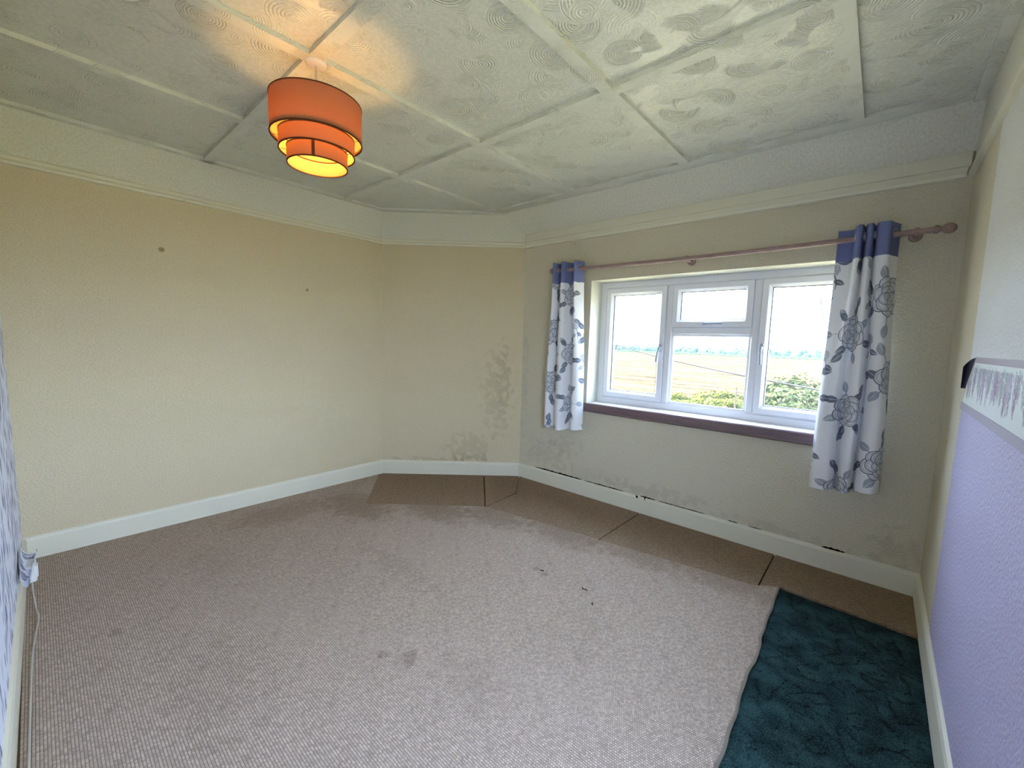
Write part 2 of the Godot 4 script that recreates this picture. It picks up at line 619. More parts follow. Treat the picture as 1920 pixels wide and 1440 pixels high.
func make_materials() -> void:
	var chip := tex(seamless(noise(0.055, 3, FastNoiseLite.TYPE_SIMPLEX_SMOOTH, 4)))
	var chip_tone := tex(tones(Color(0.95, 0.95, 0.95), 0.10, seamless(noise(0.09, 4, FastNoiseLite.TYPE_SIMPLEX_SMOOTH, 4))))
	M.wall = relief(mat(Color(0.87, 0.81, 0.67), 0.75, 0.3), chip, 0.22, 2.2)
	M.wall.albedo_texture = chip_tone
	M.frieze = relief(mat(Color(0.90, 0.89, 0.82), 0.7, 0.3), chip, 0.10, 1.4)
	M.frieze.albedo_texture = chip_tone
	M.trim = relief(mat(Color(0.87, 0.85, 0.76), 0.45, 0.45), chip, 0.06, 3.0)
	var swirl := tex(swirl_height())
	M.panel = relief(mat(Color(0.88, 0.88, 0.82), 0.34, 0.55), swirl, 0.45, 1.0)
	M.panel.albedo_texture = chip_tone
	M.batten = relief(mat(Color(0.85, 0.85, 0.79), 0.5, 0.45), swirl, 0.35, 1.3)
	M.upvc = mat(Color(0.92, 0.92, 0.93), 0.25, 0.5)
	M.handle = mat(Color(0.70, 0.72, 0.77), 0.3, 0.5)
	M.bead = mat(Color(0.2, 0.2, 0.22), 0.6, 0.3)
	M.glass = mat(Color(1, 1, 1, 0.04), 0.02, 0.5)
	M.glass.transparency = BaseMaterial3D.TRANSPARENCY_ALPHA
	M.sill = relief(mat(Color(0.88, 0.86, 0.84), 0.35, 0.5), chip, 0.04, 3.0)
	M.nosing = mat(Color.WHITE, 0.4, 0.5)
	M.nosing.albedo_texture = tex(wood_image(Color(0.54, 0.45, 0.45), Color(0.36, 0.29, 0.30), 4))
	M.pole = mat(Color.WHITE, 0.45, 0.5)
	M.pole.albedo_texture = tex(wood_image(Color(0.68, 0.57, 0.54), Color(0.54, 0.44, 0.42), 6))
	M.pole.uv1_scale = Vector3(4, 0.6, 1)
	var car := carpet_images()
	M.carpet = relief(mat(Color(0.83, 0.76, 0.69), 0.95, 0.1), car[1], 0.22, 1.0 / 0.256)
	M.carpet.albedo_texture = car[0]
	M.strip = relief(mat(Color(0.70, 0.61, 0.51), 0.95, 0.1), car[1], 0.22, 1.0 / 0.256)  # browner pieces; colour also darkened in place of shade near the window wall
	M.strip.albedo_texture = car[0]
	M.selvedge = relief(mat(Color(0.60, 0.55, 0.49), 0.95, 0.1), car[1], 0.3, 6.0)
	var pl := plush_images()
	M.plush = relief(mat(Color(0.19, 0.29, 0.29), 0.9, 0.15), pl[1], 0.7, 1.3)
	M.plush.albedo_texture = pl[0]
	M.plush.rim_enabled = true
	M.plush.rim = 0.5
	M.plush.rim_tint = 1.0
	M.lilac = relief(mat(Color(0.77, 0.74, 0.85), 0.6, 0.35), chip, 0.28, 2.4)
	M.lilac.albedo_texture = chip_tone
	M.upper = relief(mat(Color(0.91, 0.91, 0.90), 0.65, 0.3), chip, 0.25, 2.4)
	M.upper.albedo_texture = chip_tone
	M.border = mat(Color.WHITE, 0.55, 0.35)
	M.border.albedo_texture = tex(border_print())
	M.band = mat(Color(0.66, 0.63, 0.68), 0.55, 0.35)
	M.rose_band = mat(Color(0.62, 0.55, 0.58), 0.55, 0.35)
	M.navy_paper = mat(Color(0.13, 0.14, 0.21), 0.8, 0.3)
	M.leafy = mat(Color.WHITE, 0.6, 0.3)
	M.leafy.albedo_texture = tex(leafy_paper())
	M.leafy.uv1_scale = Vector3(1.55, 1.55, 1)
	M.cloth = mat(Color.WHITE, 0.75, 0.3)
	M.cloth.albedo_texture = tex(curtain_print())
	M.cloth.uv1_scale = Vector3(1.0 / 0.66, 1.0 / 1.32, 1)
	M.cloth.backlight_enabled = true
	M.cloth.backlight = Color(0.22, 0.22, 0.22)
	M.navy = relief(mat(Color(0.46, 0.49, 0.66), 0.8, 0.25), chip, 0.05, 8.0)
	M.steel = mat(Color(0.7, 0.71, 0.73), 0.3, 0.5)
	M.steel.metallic = 0.9
	M.plastic = mat(Color(0.88, 0.88, 0.86), 0.35, 0.5)
	var weave := noise(0.35, 14, FastNoiseLite.TYPE_SIMPLEX, 2).get_seamless_image(256, 256)
	weave.convert(Image.FORMAT_RGBA8)
	M.shade = mat(Color(0.72, 0.58, 0.47), 0.85, 0.2)
	M.shade.albedo_texture = tex(tones(Color(0.86, 0.86, 0.86), 0.4, weave))
	M.shade.uv1_scale = Vector3(9, 9, 9)
	M.shade.backlight_enabled = true
	M.shade.backlight = Color(1.0, 0.80, 0.62)
	M.lining = mat(Color(0.88, 0.74, 0.48), 0.6, 0.3)
	M.lining.backlight_enabled = true
	M.lining.backlight = Color(1.0, 0.88, 0.66)
	M.shade_edge = mat(Color(0.33, 0.20, 0.13), 0.8, 0.2)
	M.wire = mat(Color(0.45, 0.36, 0.25), 0.4, 0.5)
	M.bulb = mat(Color(1, 0.9, 0.75), 0.4, 0.4)
	M.bulb.emission_enabled = true
	M.bulb.emission = Color(1.0, 0.80, 0.50)
	M.bulb.emission_energy_multiplier = 0.3
	M.hole = mat(Color(0.09, 0.07, 0.055), 0.95, 0.1)
	M.scrap = mat(Color(0.26, 0.22, 0.18), 0.95, 0.1)
	M.plug = mat(Color(0.66, 0.58, 0.43), 0.8, 0.2)
	M.flex = mat(Color(0.74, 0.71, 0.66), 0.5, 0.4)
	# outdoors
	M.straw = mat(Color(0.36, 0.30, 0.18), 0.95, 0.1)
	var rows := Image.create(256, 512, false, Image.FORMAT_RGBA8)
	var nn := noise(0.02, 40)
	for y in 512:
		for x in 256:
			var g := 0.80 + 0.50 * nn.get_noise_2d(x * 0.5, y * 3.0) + 0.25 * nn.get_noise_2d(x * 7.0, y * 9.0)
			var k := clampf(g, 0.3, 1.0)
			rows.set_pixel(x, y, Color(k, k * (0.97 + 0.03 * g), k * 0.96))
	M.straw.albedo_texture = tex(rows)
	M.straw.uv1_scale = Vector3(1.0 / 60.0, 1.0 / 70.0, 1)
	M.lawn = mat(Color(0.56, 0.53, 0.38), 0.95, 0.1)
	M.far = mat(Color(0.28, 0.33, 0.28), 0.95, 0.1)
	M.leaf = mat(Color.WHITE, 0.7, 0.3)
	M.leaf.vertex_color_use_as_albedo = true
	M.leaf.backlight_enabled = true
	M.leaf.backlight = Color(0.5, 0.55, 0.3)
	M.tree = mat(Color.WHITE, 0.9, 0.1)
	M.tree.vertex_color_use_as_albedo = true
	M.bark = mat(Color(0.30, 0.27, 0.24), 0.9, 0.2)
	M.cable = mat(Color(0.10, 0.10, 0.11), 0.6, 0.3)


# ------------------------------------------------------------------ the place
func _ready() -> void:
	rng.seed = 2024
	# camera
	var cam := Camera3D.new()
	cam.name = "camera"
	cam.fov = 85.165
	cam.near = 0.02
	cam.far = 4000.0
	add_child(cam)
	cam.position = EYE
	cam.basis = Basis(Vector3.UP, deg_to_rad(41.2034)) * Basis(Vector3.RIGHT, deg_to_rad(-5.9241)) * Basis(Vector3.BACK, deg_to_rad(1.5645))
	cam.current = true
	# sky, sun, exposure
	var sky := ProceduralSkyMaterial.new()
	sky.sky_top_color = Color(0.71, 0.81, 0.97)
	sky.sky_horizon_color = Color(0.81, 0.90, 1.0)
	sky.sky_curve = 0.18
	sky.ground_bottom_color = Color(0.45, 0.42, 0.33)
	sky.ground_horizon_color = Color(0.6, 0.62, 0.55)
	sky.sky_energy_multiplier = 1.0
	var env := Environment.new()
	env.background_mode = Environment.BG_SKY
	env.sky = Sky.new()
	env.sky.sky_material = sky
	env.background_energy_multiplier = 1.0
	env.tonemap_mode = Environment.TONE_MAPPER_LINEAR
	env.tonemap_exposure = 25.0
	env.sdfgi_enabled = true
	env.ssao_enabled = true
	env.ssil_enabled = true
	var we := WorldEnvironment.new()
	we.name = "environment"
	we.environment = env
	add_child(we)
	var sun := DirectionalLight3D.new()
	sun.name = "sun"
	sun.light_color = Color(1.0, 0.95, 0.86)
	sun.light_energy = 0.6
	sun.light_angular_distance = 0.6
	sun.shadow_enabled = true
	sun.sky_mode = DirectionalLight3D.SKY_MODE_LIGHT_ONLY
	add_child(sun)
	sun.look_at_from_position(Vector3(-45, 60, 0), Vector3.ZERO)     # stands high beyond the long plain wall, so that no beam enters

	var front: Array[Vector2] = [Vector2(-3.408, 0.0996), Vector2(-3.408, -2.089), Vector2(-2.468, -2.947), Vector2(0.2426, -2.947), Vector2(0.2426, 0.131)]
	PL = front
	var moved: Array[Vector2] = []
	for i in 5: moved.append(corner(i, -SKIN))
	PL = moved
	make_materials()
	build_shell()
	build_ceiling()
	build_window()
	build_added_window()
	build_right_wall()
	build_left_paper()
	build_floor()
	build_lamp()
	build_curtains()
	build_small_things()
	build_outdoors()


func build_shell() -> void:
	var names := ["left", "corner", "back", "right", "front"]
	var labels := ["long plain cream wall with two plaster plug marks", "short cream wall crossing the corner, damp stained beside the window wall", "cream window wall with damp and mould above the skirting", "wall papered lilac below and white above a wisteria border", "wall papered white with slate leaf strokes"]
	var brown := Color(0.40, 0.31, 0.20)
	var black := Color(0.16, 0.14, 0.11)
	var len1 := PL[1].distance_to(PL[2])
	var len2 := PL[2].distance_to(PL[3])
	M.wall_left = M.wall
	M.wall_corner = stained(M.wall, stains(len1, [
		{x = len1 - 0.22, y = 0.80, rx = 0.2, ry = 0.55, c = brown, a = 0.20, rag = 1.2},
		{x = len1 - 0.45, y = 0.27, rx = 0.34, ry = 0.2, c = brown, a = 0.20, rag = 1.2},
		{x = len1 - 0.16, y = 0.95, rx = 0.10, ry = 0.4, c = black, a = 0.13, rag = 1.3},
		{x = len1 - 0.30, y = 0.17, rx = 0.45, ry = 0.07, c = black, a = 0.18, rag = 1.3},
		{x = len1 * 0.4, y = 0.15, rx = 0.6, ry = 0.04, c = brown, a = 0.24, rag = 1.0},
	], 21))
	var plain: StandardMaterial3D = M.wall.duplicate()
	plain.albedo_color = Color(0.86, 0.825, 0.72)
	M.wall_back = stained(plain, stains(len2, [
		{x = 0.30, y = 0.28, rx = 0.32, ry = 0.18, c = brown, a = 0.14, rag = 1.2},
		{x = 0.50, y = 0.40, rx = 0.22, ry = 0.12, c = black, a = 0.12, rag = 1.4},
		{x = 0.80, y = 0.20, rx = 0.45, ry = 0.08, c = black, a = 0.20, speck = true, cut = 0.42},
		{x = 1.30, y = 0.19, rx = 0.50, ry = 0.08, c = black, a = 0.15, rag = 1.4},
		{x = 2.00, y = 0.165, rx = 0.6, ry = 0.04, c = black, a = 0.14, rag = 1.4},
		{x = 2.62, y = 0.22, rx = 0.14, ry = 0.16, c = brown, a = 0.20, rag = 1.2},
		{x = 0.04, y = 0.9, rx = 0.05, ry = 0.7, c = brown, a = 0.14, rag = 1.2},
	], 22))
	M.wall_right = plain
	M.wall_front = M.wall
	for i in 5:
		var b := MB.new()
		if i == 2:
			# window wall: four blocks round the opening
			var wl := PL[2].x - 0.32
			var wr := PL[3].x + 0.32
			var zi := PL[2].y
			var zo := zi - 0.30
			for r in [[wl, 0.0, WX0, 2.45], [WX1, 0.0, wr, 2.45], [WX0, 0.0, WX1, WY0], [WX0, WY1, WX1, 2.45]]:
				b.box(Vector3(r[0], r[1], zo), Vector3(r[2], r[3], zi))
			for j in b.v.size():
				b.t[j] = Vector2(b.v[j].x, -b.v[j].y) if absf(b.n[j].z) > 0.5 else b.planar(b.v[j], b.n[j])
				b.t2[j] = Vector2((b.v[j].x - PL[2].x) / len2, 1.0 - b.v[j].y / 2.45)
		elif i == 3:
			for r in [[PL[3].y - 0.30, 0.0, RZ0, 2.45], [RZ1, 0.0, PL[4].y + 0.14, 2.45], [RZ0, 0.0, RZ1, RY0], [RZ0, RY1, RZ1, 2.45]]:
				b.box(Vector3(PL[3].x, r[1], r[0]), Vector3(PL[3].x + 0.14, r[3], r[2]))
		else:
			run_along(b, i, [Vector2(0, 0), Vector2(0, 2.45), Vector2(-0.14, 2.45), Vector2(-0.14, 0)])
		var o := obj("wall_" + names[i], b, M["wall_" + names[i]])
		if i == 2:
			for r in [[WX0 - 0.001, WX0 + 0.0018, WY0, WY1], [WX1 - 0.0018, WX1 + 0.001, WY0, WY1], [WX0, WX1, WY1 - 0.0018, WY1 + 0.001]]:
				var lin := MB.new()
				lin.box(Vector3(r[0], r[2], PL[2].y - 0.295), Vector3(r[1], r[3], PL[2].y + 0.0005))
				obj("reveal_lining", lin, M.frieze, o)
		tag(o, labels[i], "wall", "", "structure")
		# painted frieze above the rail
		if i != 2:
			var f := MB.new()
			run_along(f, i, [Vector2(0.003, RAIL + 0.03), Vector2(0.003, 2.425), Vector2(-0.001, 2.425), Vector2(-0.001, RAIL + 0.03)])
			obj("frieze", f, M.frieze, o)
		# skirting
		var s := MB.new()
		run_along(s, i, [Vector2(0.0005, 0.0), Vector2(SKIN + 0.004, 0.0), Vector2(SKIN + 0.004, 0.118), Vector2(SKIN - 0.001, 0.131), Vector2(0.0005, 0.137)])
		tag(obj("baseboard_" + names[i], s, M.trim), ["white skirting under the long plain wall", "white skirting of the short corner wall", "white skirting under the window, cracked along its top", "white skirting under the lilac paper", "white skirting under the slate leaf paper"][i], "skirting", "", "structure")
		# picture rail
		var p := MB.new()
		var prof := [Vector2(0.0005, RAIL), Vector2(0.020, RAIL + 0.004), Vector2(0.022, RAIL + 0.016), Vector2(0.014, RAIL + 0.028), Vector2(0.014, RAIL + 0.044), Vector2(0.010, RAIL + 0.052), Vector2(0.0005, RAIL + 0.055)]
		if i == 2:
			prof = [Vector2(0.0005, RAIL), Vector2(0.022, RAIL + 0.004), Vector2(0.026, RAIL + 0.018), Vector2(0.020, RAIL + 0.05), Vector2(0.014, RAIL + 0.056), Vector2(0.012, RAIL + 0.118), Vector2(0.0005, RAIL + 0.122)]
		run_along(p, i, prof)
		tag(obj("trim_%d" % (i + 1), p, M.trim), ["narrow moulded picture rail on the long plain wall", "narrow moulded picture rail on the short corner wall", "deep two-step picture rail above the window", "picture rail above the white paper of the lilac wall", "picture rail above the slate leaf paper"][i], "picture rail", "", "structure")


const RZ0 := -1.03                        # opening of the added, unseen window at the near end of the lilac wall
const RZ1 := -0.02
const RY0 := 0.45
const RY1 := 2.07
const WX0 := -1.778
const WX1 := -0.057
const WY0 := 0.735
const WY1 := 1.772


func build_ceiling() -> void:
	var o := MB.new()
	var outer := PackedVector2Array()
	for i in 5: outer.append(corner(i, -0.13))
	o.slab(outer, CEIL + 0.012, CEIL + 0.12)
	var c := obj("ceiling", o, M.frieze)
	tag(c, "white ceiling of swirled coating panels divided by battens", "ceiling", "", "structure")
	var room := PackedVector2Array()
	for i in 5: room.append(corner(i, -0.002))
	var zc := -2.798
	var cut := PackedVector2Array([Vector2(-4, 1), Vector2(1, 1), Vector2(1, zc), Vector2(-4, zc)])
	room = Geometry2D.intersect_polygons(room, cut)[0]
	var xr := [-2.600, -1.800, -0.978, -0.157]      # right edges of the battens that run towards the window
	var zf := [-0.785, -1.724]                       # near edges of the battens that run across
	var bw := 0.058
	var xs := [-3.5]
	for x in xr: xs.append(x - bw * 0.5)
	xs.append(0.4)
	var zs := [0.3]
	for z in zf: zs.append(z - bw * 0.5)
	zs.append(-2.9)
	for i in xs.size() - 1:
		for j in zs.size() - 1:
			var cell := PackedVector2Array([Vector2(xs[i], zs[j]), Vector2(xs[i + 1], zs[j]), Vector2(xs[i + 1], zs[j + 1]), Vector2(xs[i], zs[j + 1])])
			for poly in Geometry2D.intersect_polygons(cell, room):
				var b := MB.new()
				b.off = Vector2(rng.randf(), rng.randf())
				b.slab(poly, CEIL, CEIL + 0.0125)
				obj("panel", b, M.panel, c)
	var th := 0.020
	# battens across
	for z in zf:
		for poly in Geometry2D.intersect_polygons(PackedVector2Array([Vector2(-4, z), Vector2(1, z), Vector2(1, z - bw), Vector2(-4, z - bw)]), room):
			var b := MB.new()
			b.slab(poly, CEIL - th, CEIL + 0.002)
			obj("batten", b, M.batten, c)
	# battens towards the window, butted between
	var spans := [[0.3, zf[0]], [zf[0] - bw, zf[1]], [zf[1] - bw, -2.70]]
	for x in xr:
		for s in spans:
			for poly in Geometry2D.intersect_polygons(PackedVector2Array([Vector2(x, s[0]), Vector2(x, s[1]), Vector2(x - bw, s[1]), Vector2(x - bw, s[0])]), room):
				var b := MB.new()
				b.slab(poly, CEIL - th, CEIL + 0.002)
				obj("batten", b, M.batten, c)
	# edge battens
	for i in [0, 1, 3, 4]:
		var b := MB.new()
		run_along(b, i, [Vector2(0.004, CEIL - th), Vector2(0.045, CEIL - th), Vector2(0.045, CEIL + 0.002), Vector2(0.004, CEIL + 0.002)])
		obj("edge_batten", b, M.batten, c)
	var e := MB.new()
	e.box(Vector3(-2.66, CEIL - 0.014, -2.80), Vector3(0.24, CEIL + 0.002, -2.70), 0.002)
	obj("edge_batten", e, M.batten, c)
	# sloping cove above the window wall
	var s := MB.new()
	var a := Vector2(PL[2].x - 0.12, 0)
	var y0 := RAIL + 0.112
	var z0 := PL[2].y - 0.001
	var x0 := PL[2].x - 0.03
	var x1 := PL[3].x + 0.02
	var xl := x0 - 0.19
	var q := [Vector3(x0, y0, z0), Vector3(x1, y0, z0), Vector3(x1, CEIL - 0.002, zc + 0.002), Vector3(xl, CEIL - 0.002, zc + 0.002)]
	s.quad(q[0], q[1], q[2], q[3], Vector3(0, -1, 1))
	var r := [Vector3(x0, y0, z0 - 0.02), Vector3(x1, y0, z0 - 0.02), Vector3(x1, CEIL + 0.02, zc - 0.01), Vector3(xl, CEIL + 0.02, zc - 0.01)]
	s.quad(r[0], r[1], r[2], r[3], Vector3(0, 1, -1))
	s.quad(q[2], q[3], r[3], r[2], Vector3(0, 1, 0.2))
	obj("cove_panel", s, M.frieze, c)


# mitred rectangular frame in the plane of the window; profile of (inset from the outer edge, z)
func frame_ring(b: MB, lo: Vector2, hi: Vector2, prof: Array) -> void:
	for side in 4:
		for k in prof.size():
			var p: Vector2 = prof[k]
			var q: Vector2 = prof[(k + 1) % prof.size()]
			var pa := _frame_pts(lo, hi, p.x, side)
			var qa := _frame_pts(lo, hi, q.x, side)
			var area := 0.0
			for m in prof.size(): area += prof[m].cross(prof[(m + 1) % prof.size()])
			var o := Vector2(q.y - p.y, p.x - q.x) * signf(area)
			var dir: Vector2 = [Vector2(0, 1), Vector2(-1, 0), Vector2(0, -1), Vector2(1, 0)][side]
			b.quad(Vector3(pa[0].x, pa[0].y, p.y), Vector3(pa[1].x, pa[1].y, p.y), Vector3(qa[1].x, qa[1].y, q.y), Vector3(qa[0].x, qa[0].y, q.y), Vector3(dir.x * o.x, dir.y * o.x, o.y))


func _frame_pts(lo: Vector2, hi: Vector2, d: float, side: int) -> Array:
	var a := lo + Vector2(d, d)
	var c := hi - Vector2(d, d)
	var pts := [a, Vector2(c.x, a.y), c, Vector2(a.x, c.y)]
	return [pts[side], pts[(side + 1) % 4]]


func handle(parent: Node, at: Vector3, down: Vector3) -> void:
	var side := Vector3.BACK
	var b := MB.new()
	var h := down.abs() * 0.03 + (Vector3(1, 1, 0) - down.abs()) * 0.011 + Vector3(0, 0, 0.006)
	b.box(at - h + Vector3(0, 0, 0.004), at + h + Vector3(0, 0, 0.004), 0.004)
	b.lathe(at + Vector3(0, 0, 0.008), [Vector2(0.011, 0), Vector2(0.011, 0.022), Vector2(0.008, 0.026), Vector2(0, 0.026)], 14, Vector3.BACK)
	var pts := []
	for k in 13:
		var u := k / 12.0
		pts.append(at + side * (0.027 + 0.014 * sin(u * PI * 0.9)) + down * (0.105 * u))
	b.tube(pts, 0.0082, 10)
	obj("handle", b, M.handle, parent)


func build_window() -> void:
	var w := thing("window_1", "white three-light plastic window with a small top-hung vent", "window", Vector3.ZERO, "", "structure")
	var zi := -3.132                     # inner face of the fixed frame
	var zo := -3.20
	var x0 := WX0 + 0.002
	var x1 := WX1 - 0.002
	var y0 := 0.788
	var y1 := WY1 - 0.002
	var b := MB.new()
	frame_ring(b, Vector2(x0, y0), Vector2(x1, y1), [Vector2(0, zo), Vector2(0, zi), Vector2(0.044, zi), Vector2(0.060, zi - 0.014), Vector2(0.060, zo)])
	obj("window_frame", b, M.upvc, w)
	var m1 := -1.205
	var m2 := -0.630
	var ty := 1.386
	for m in [m1, m2]:
		b = MB.new()
		b.box(Vector3(m - 0.030, y0 + 0.045, zo + 0.001), Vector3(m + 0.030, y1 - 0.045, zi - 0.001), 0.012)
		obj("mullion", b, M.upvc, w)
	b = MB.new()
	b.box(Vector3(m1 + 0.02, ty - 0.032, zo + 0.002), Vector3(m2 - 0.02, ty + 0.032, zi - 0.002), 0.012)
	obj("transom", b, M.upvc, w)
	# opening lights stand a little proud of the frame
	var lights := [[x0 + 0.060, y0 + 0.060, m1 - 0.028, y1 - 0.056], [m2 + 0.028, y0 + 0.060, x1 - 0.060, y1 - 0.056], [m1 + 0.028, ty + 0.030, m2 - 0.028, y1 - 0.056]]
	for k in 3:
		var l: Array = lights[k]
		var lo := Vector2(l[0], l[1]) - Vector2.ONE * 0.004
		var hi := Vector2(l[2], l[3]) + Vector2.ONE * 0.004
		b = MB.new()
		frame_ring(b, lo, hi, [Vector2(0, zo + 0.01), Vector2(0, zi + 0.010), Vector2(0.004, zi + 0.013), Vector2(0.036, zi + 0.013), Vector2(0.054, zi - 0.010), Vector2(0.054, zo + 0.01)])
		var sash := obj("sash", b, M.upvc, w)
		b = MB.new()
		frame_ring(b, lo + Vector2.ONE * 0.0535, hi - Vector2.ONE * 0.0535, [Vector2(0, zi - 0.022), Vector2(0, zi - 0.012), Vector2(0.004, zi - 0.012), Vector2(0.004, zi - 0.022)])
		obj("gasket", b, M.bead, sash)
		b = MB.new()
		b.box(Vector3(lo.x + 0.05, lo.y + 0.05, zi - 0.022), Vector3(hi.x - 0.05, hi.y - 0.05, zi - 0.018))
		obj("pane", b, M.glass, sash)
		if k == 0: handle(sash, Vector3(hi.x - 0.022, 1.255, zi + 0.013), Vector3(-0.16, -1, 0).normalized())
		if k == 1: handle(sash, Vector3(lo.x + 0.022, 1.275, zi + 0.013), Vector3(0.05, -1, 0).normalized())
		if k == 2: handle(sash, Vector3(-0.93, lo.y + 0.022, zi + 0.013), Vector3.RIGHT)
	# fixed light under the vent
	b = MB.new()
	var fl := Vector2(m1 + 0.029, y0 + 0.058)
	var fh := Vector2(m2 - 0.029, ty - 0.031)
	frame_ring(b, fl, fh, [Vector2(0, zi - 0.03), Vector2(0, zi - 0.010), Vector2(0.010, zi - 0.016), Vector2(0.010, zi - 0.03)])
	obj("glazing_bead", b, M.upvc, w)
	b = MB.new()
	b.box(Vector3(fl.x + 0.002, fl.y + 0.002, zi - 0.028), Vector3(fh.x - 0.002, fh.y - 0.002, zi - 0.024))
	obj("pane", b, M.glass, w)
	# sill
	b = MB.new()
	b.box(Vector3(WX0 + 0.001, WY0 - 0.001, zo), Vector3(WX1 - 0.001, 0.789, PL[2].y + 0.003), 0.002)
	obj("window_sill", b, M.sill, w)
	b = MB.new()
	b.box(Vector3(WX0 - 0.05, 0.722, PL[2].y + 0.001), Vector3(WX1 + 0.05, 0.792, PL[2].y + 0.036), 0.007)
	obj("sill_nosing", b, M.nosing, w)


func build_added_window() -> void:
	# added out of view beside the camera to brighten the room; its daylight falls on the long wall, the floor and the curtains
	var zi := 0.19
	var zo := 0.25
	var w := thing("window_2", "added unseen white two-light plastic window at the near end of the lilac wall", "window", Vector3(PL[3].x - 0.12, 0, 0), "", "structure")
	w.rotation.y = PI / 2
	var lo := Vector2(-RZ1, RY0)
	var hi := Vector2(-RZ0, RY1)
	var b := MB.new()
	frame_ring(b, lo, hi, [Vector2(0, zo), Vector2(0, zi), Vector2(0.045, zi), Vector2(0.055, zi + 0.012), Vector2(0.055, zo)])
	obj("window_frame", b, M.upvc, w)
	var m := (lo.x + hi.x) * 0.5
	b = MB.new()
	b.box(Vector3(m - 0.03, lo.y + 0.04, zi + 0.001), Vector3(m + 0.03, hi.y - 0.04, zo - 0.001), 0.01)
	obj("mullion", b, M.upvc, w)
	for x in [[lo.x + 0.05, m - 0.028], [m + 0.028, hi.x - 0.05]]:
		b = MB.new()
		b.box(Vector3(x[0], lo.y + 0.05, zi + 0.02), Vector3(x[1], hi.y - 0.05, zi + 0.024))
		obj("pane", b, M.glass, w)


func build_right_wall() -> void:
	# sheets of paper on the right-hand wall; its bare strip beside the window wall stays cream
	var wall := get_node("wall_right")
	var x := PL[3].x - 0.0022
	var zn := RZ0 - 0.03
	var ze := zn
	var z1 := -2.345
	var low := 1.08
	var high := 1.262
	# lilac lower paper with a slightly ragged edge
	var b := MB.new()
	var n := 24
	for k in n:
		var ya := 0.10 + (low - 0.10) * k / n
		var yb := 0.10 + (low - 0.10) * (k + 1) / n
		var za := z1 - 0.035 * (1.0 - float(k) / n) + 0.008 * sin(k * 1.7)
		var zb := z1 - 0.035 * (1.0 - float(k + 1) / n) + 0.008 * sin((k + 1) * 1.7)
		b.quad(Vector3(x, ya, za), Vector3(x, ya, ze), Vector3(x, yb, ze), Vector3(x, yb, zb), Vector3.LEFT)
		b.quad(Vector3(x, ya, za), Vector3(x, yb, zb), Vector3(x + 0.0035, yb, zb), Vector3(x + 0.0035, ya, za), Vector3.FORWARD)
	b.quad(Vector3(x, 0.10, zn), Vector3(x, 0.10, 0.125), Vector3(x, RY0 - 0.01, 0.125), Vector3(x, RY0 - 0.01, zn), Vector3.LEFT)
	obj("lower_wallpaper", b, M.lilac, wall)
	b = MB.new()
	b.quad(Vector3(x, high - 0.002, z1 + 0.06), Vector3(x, high - 0.002, ze), Vector3(x, RAIL + 0.004, ze), Vector3(x, RAIL + 0.004, z1 + 0.03), Vector3.LEFT)
	obj("upper_wallpaper", b, M.upper, wall)
	# border: pale paper, printed
	var xb := x - 0.0012
	b = MB.new()
	var lo := low + 0.012
	var hi := high - 0.012
	var i0 := b.vert(Vector3(xb, lo, z1 + 0.015), Vector3.LEFT, Vector2(0, 1))
	var i1 := b.vert(Vector3(xb, lo, ze), Vector3.LEFT, Vector2((ze - z1) / 0.6, 1))
	var i2 := b.vert(Vector3(xb, hi, ze), Vector3.LEFT, Vector2((ze - z1) / 0.6, 0))
	var i3 := b.vert(Vector3(xb, hi, z1 + 0.19), Vector3.LEFT, Vector2(0.175 / 0.6, 0))
	var i4 := b.vert(Vector3(xb, lo + 0.07, z1 + 0.07), Vector3.LEFT, Vector2(0.055 / 0.6, 0.56))
	b.tri_i(i0, i1, i2); b.tri_i(i0, i2, i3); b.tri_i(i0, i3, i4)
	obj("wallpaper_border", b, M.border, wall)
	for e in [[low - 0.014, lo + 0.002, M.band, z1 - 0.004], [hi - 0.002, high + 0.004, M.rose_band, z1 + 0.18]]:
		b = MB.new()
		b.box(Vector3(xb - 0.0014, e[0], e[3]), Vector3(xb + 0.0008, e[1], ze), 0.0005)
		obj("border_edging", b, e[2], wall)
	# the torn end of the border curls off the wall and shows its dark back
	b = MB.new()
	b.grid(10, 10, func(u: float, v: float):
		var y := lerpf(high + 0.002, lo + 0.055, v)
		var zc := lerpf(z1 + 0.195, z1 + 0.055, v)
		var len := 0.085 * (1.0 - 0.7 * v)
		var a: float = u * 1.5
		return Vector3(xb - 0.002 - 0.02 * (1.0 - cos(a)) * (1.0 - 0.5 * v), y - 0.035 * u * u * (1.0 - v), zc - len * sin(a)),
		func(u: float, v: float): return Vector2(u, v))
	obj("peeling_flap", b, M.navy_paper, wall)


func build_left_paper() -> void:
	var wall := get_node("wall_front")
	var b := MB.new()
	run_along(b, 4, [Vector2(0.0025, 0.11), Vector2(0.0025, RAIL + 0.004), Vector2(0.0, RAIL + 0.004), Vector2(0.0, 0.11)])
	obj("leaf_wallpaper", b, M.leafy, wall)
	# curl of loose paper above the skirting near the far corner
	b = MB.new()
	var base := Vector3(-3.02, 0.17, 0.104)
	b.grid(12, 6, func(u: float, v: float):
		var a: float = u * 3.6
		var r := 0.032
		return base + Vector3(v * 0.32, 0.07 - r * sin(a) - 0.05 * u - 0.03 * v, -r * (1.0 - cos(a)) * (0.8 - 0.4 * v)),
		func(u: float, v: float): return Vector2(v * 0.3, u * 0.2))
	obj("peeling_flap", b, M.leafy, wall)


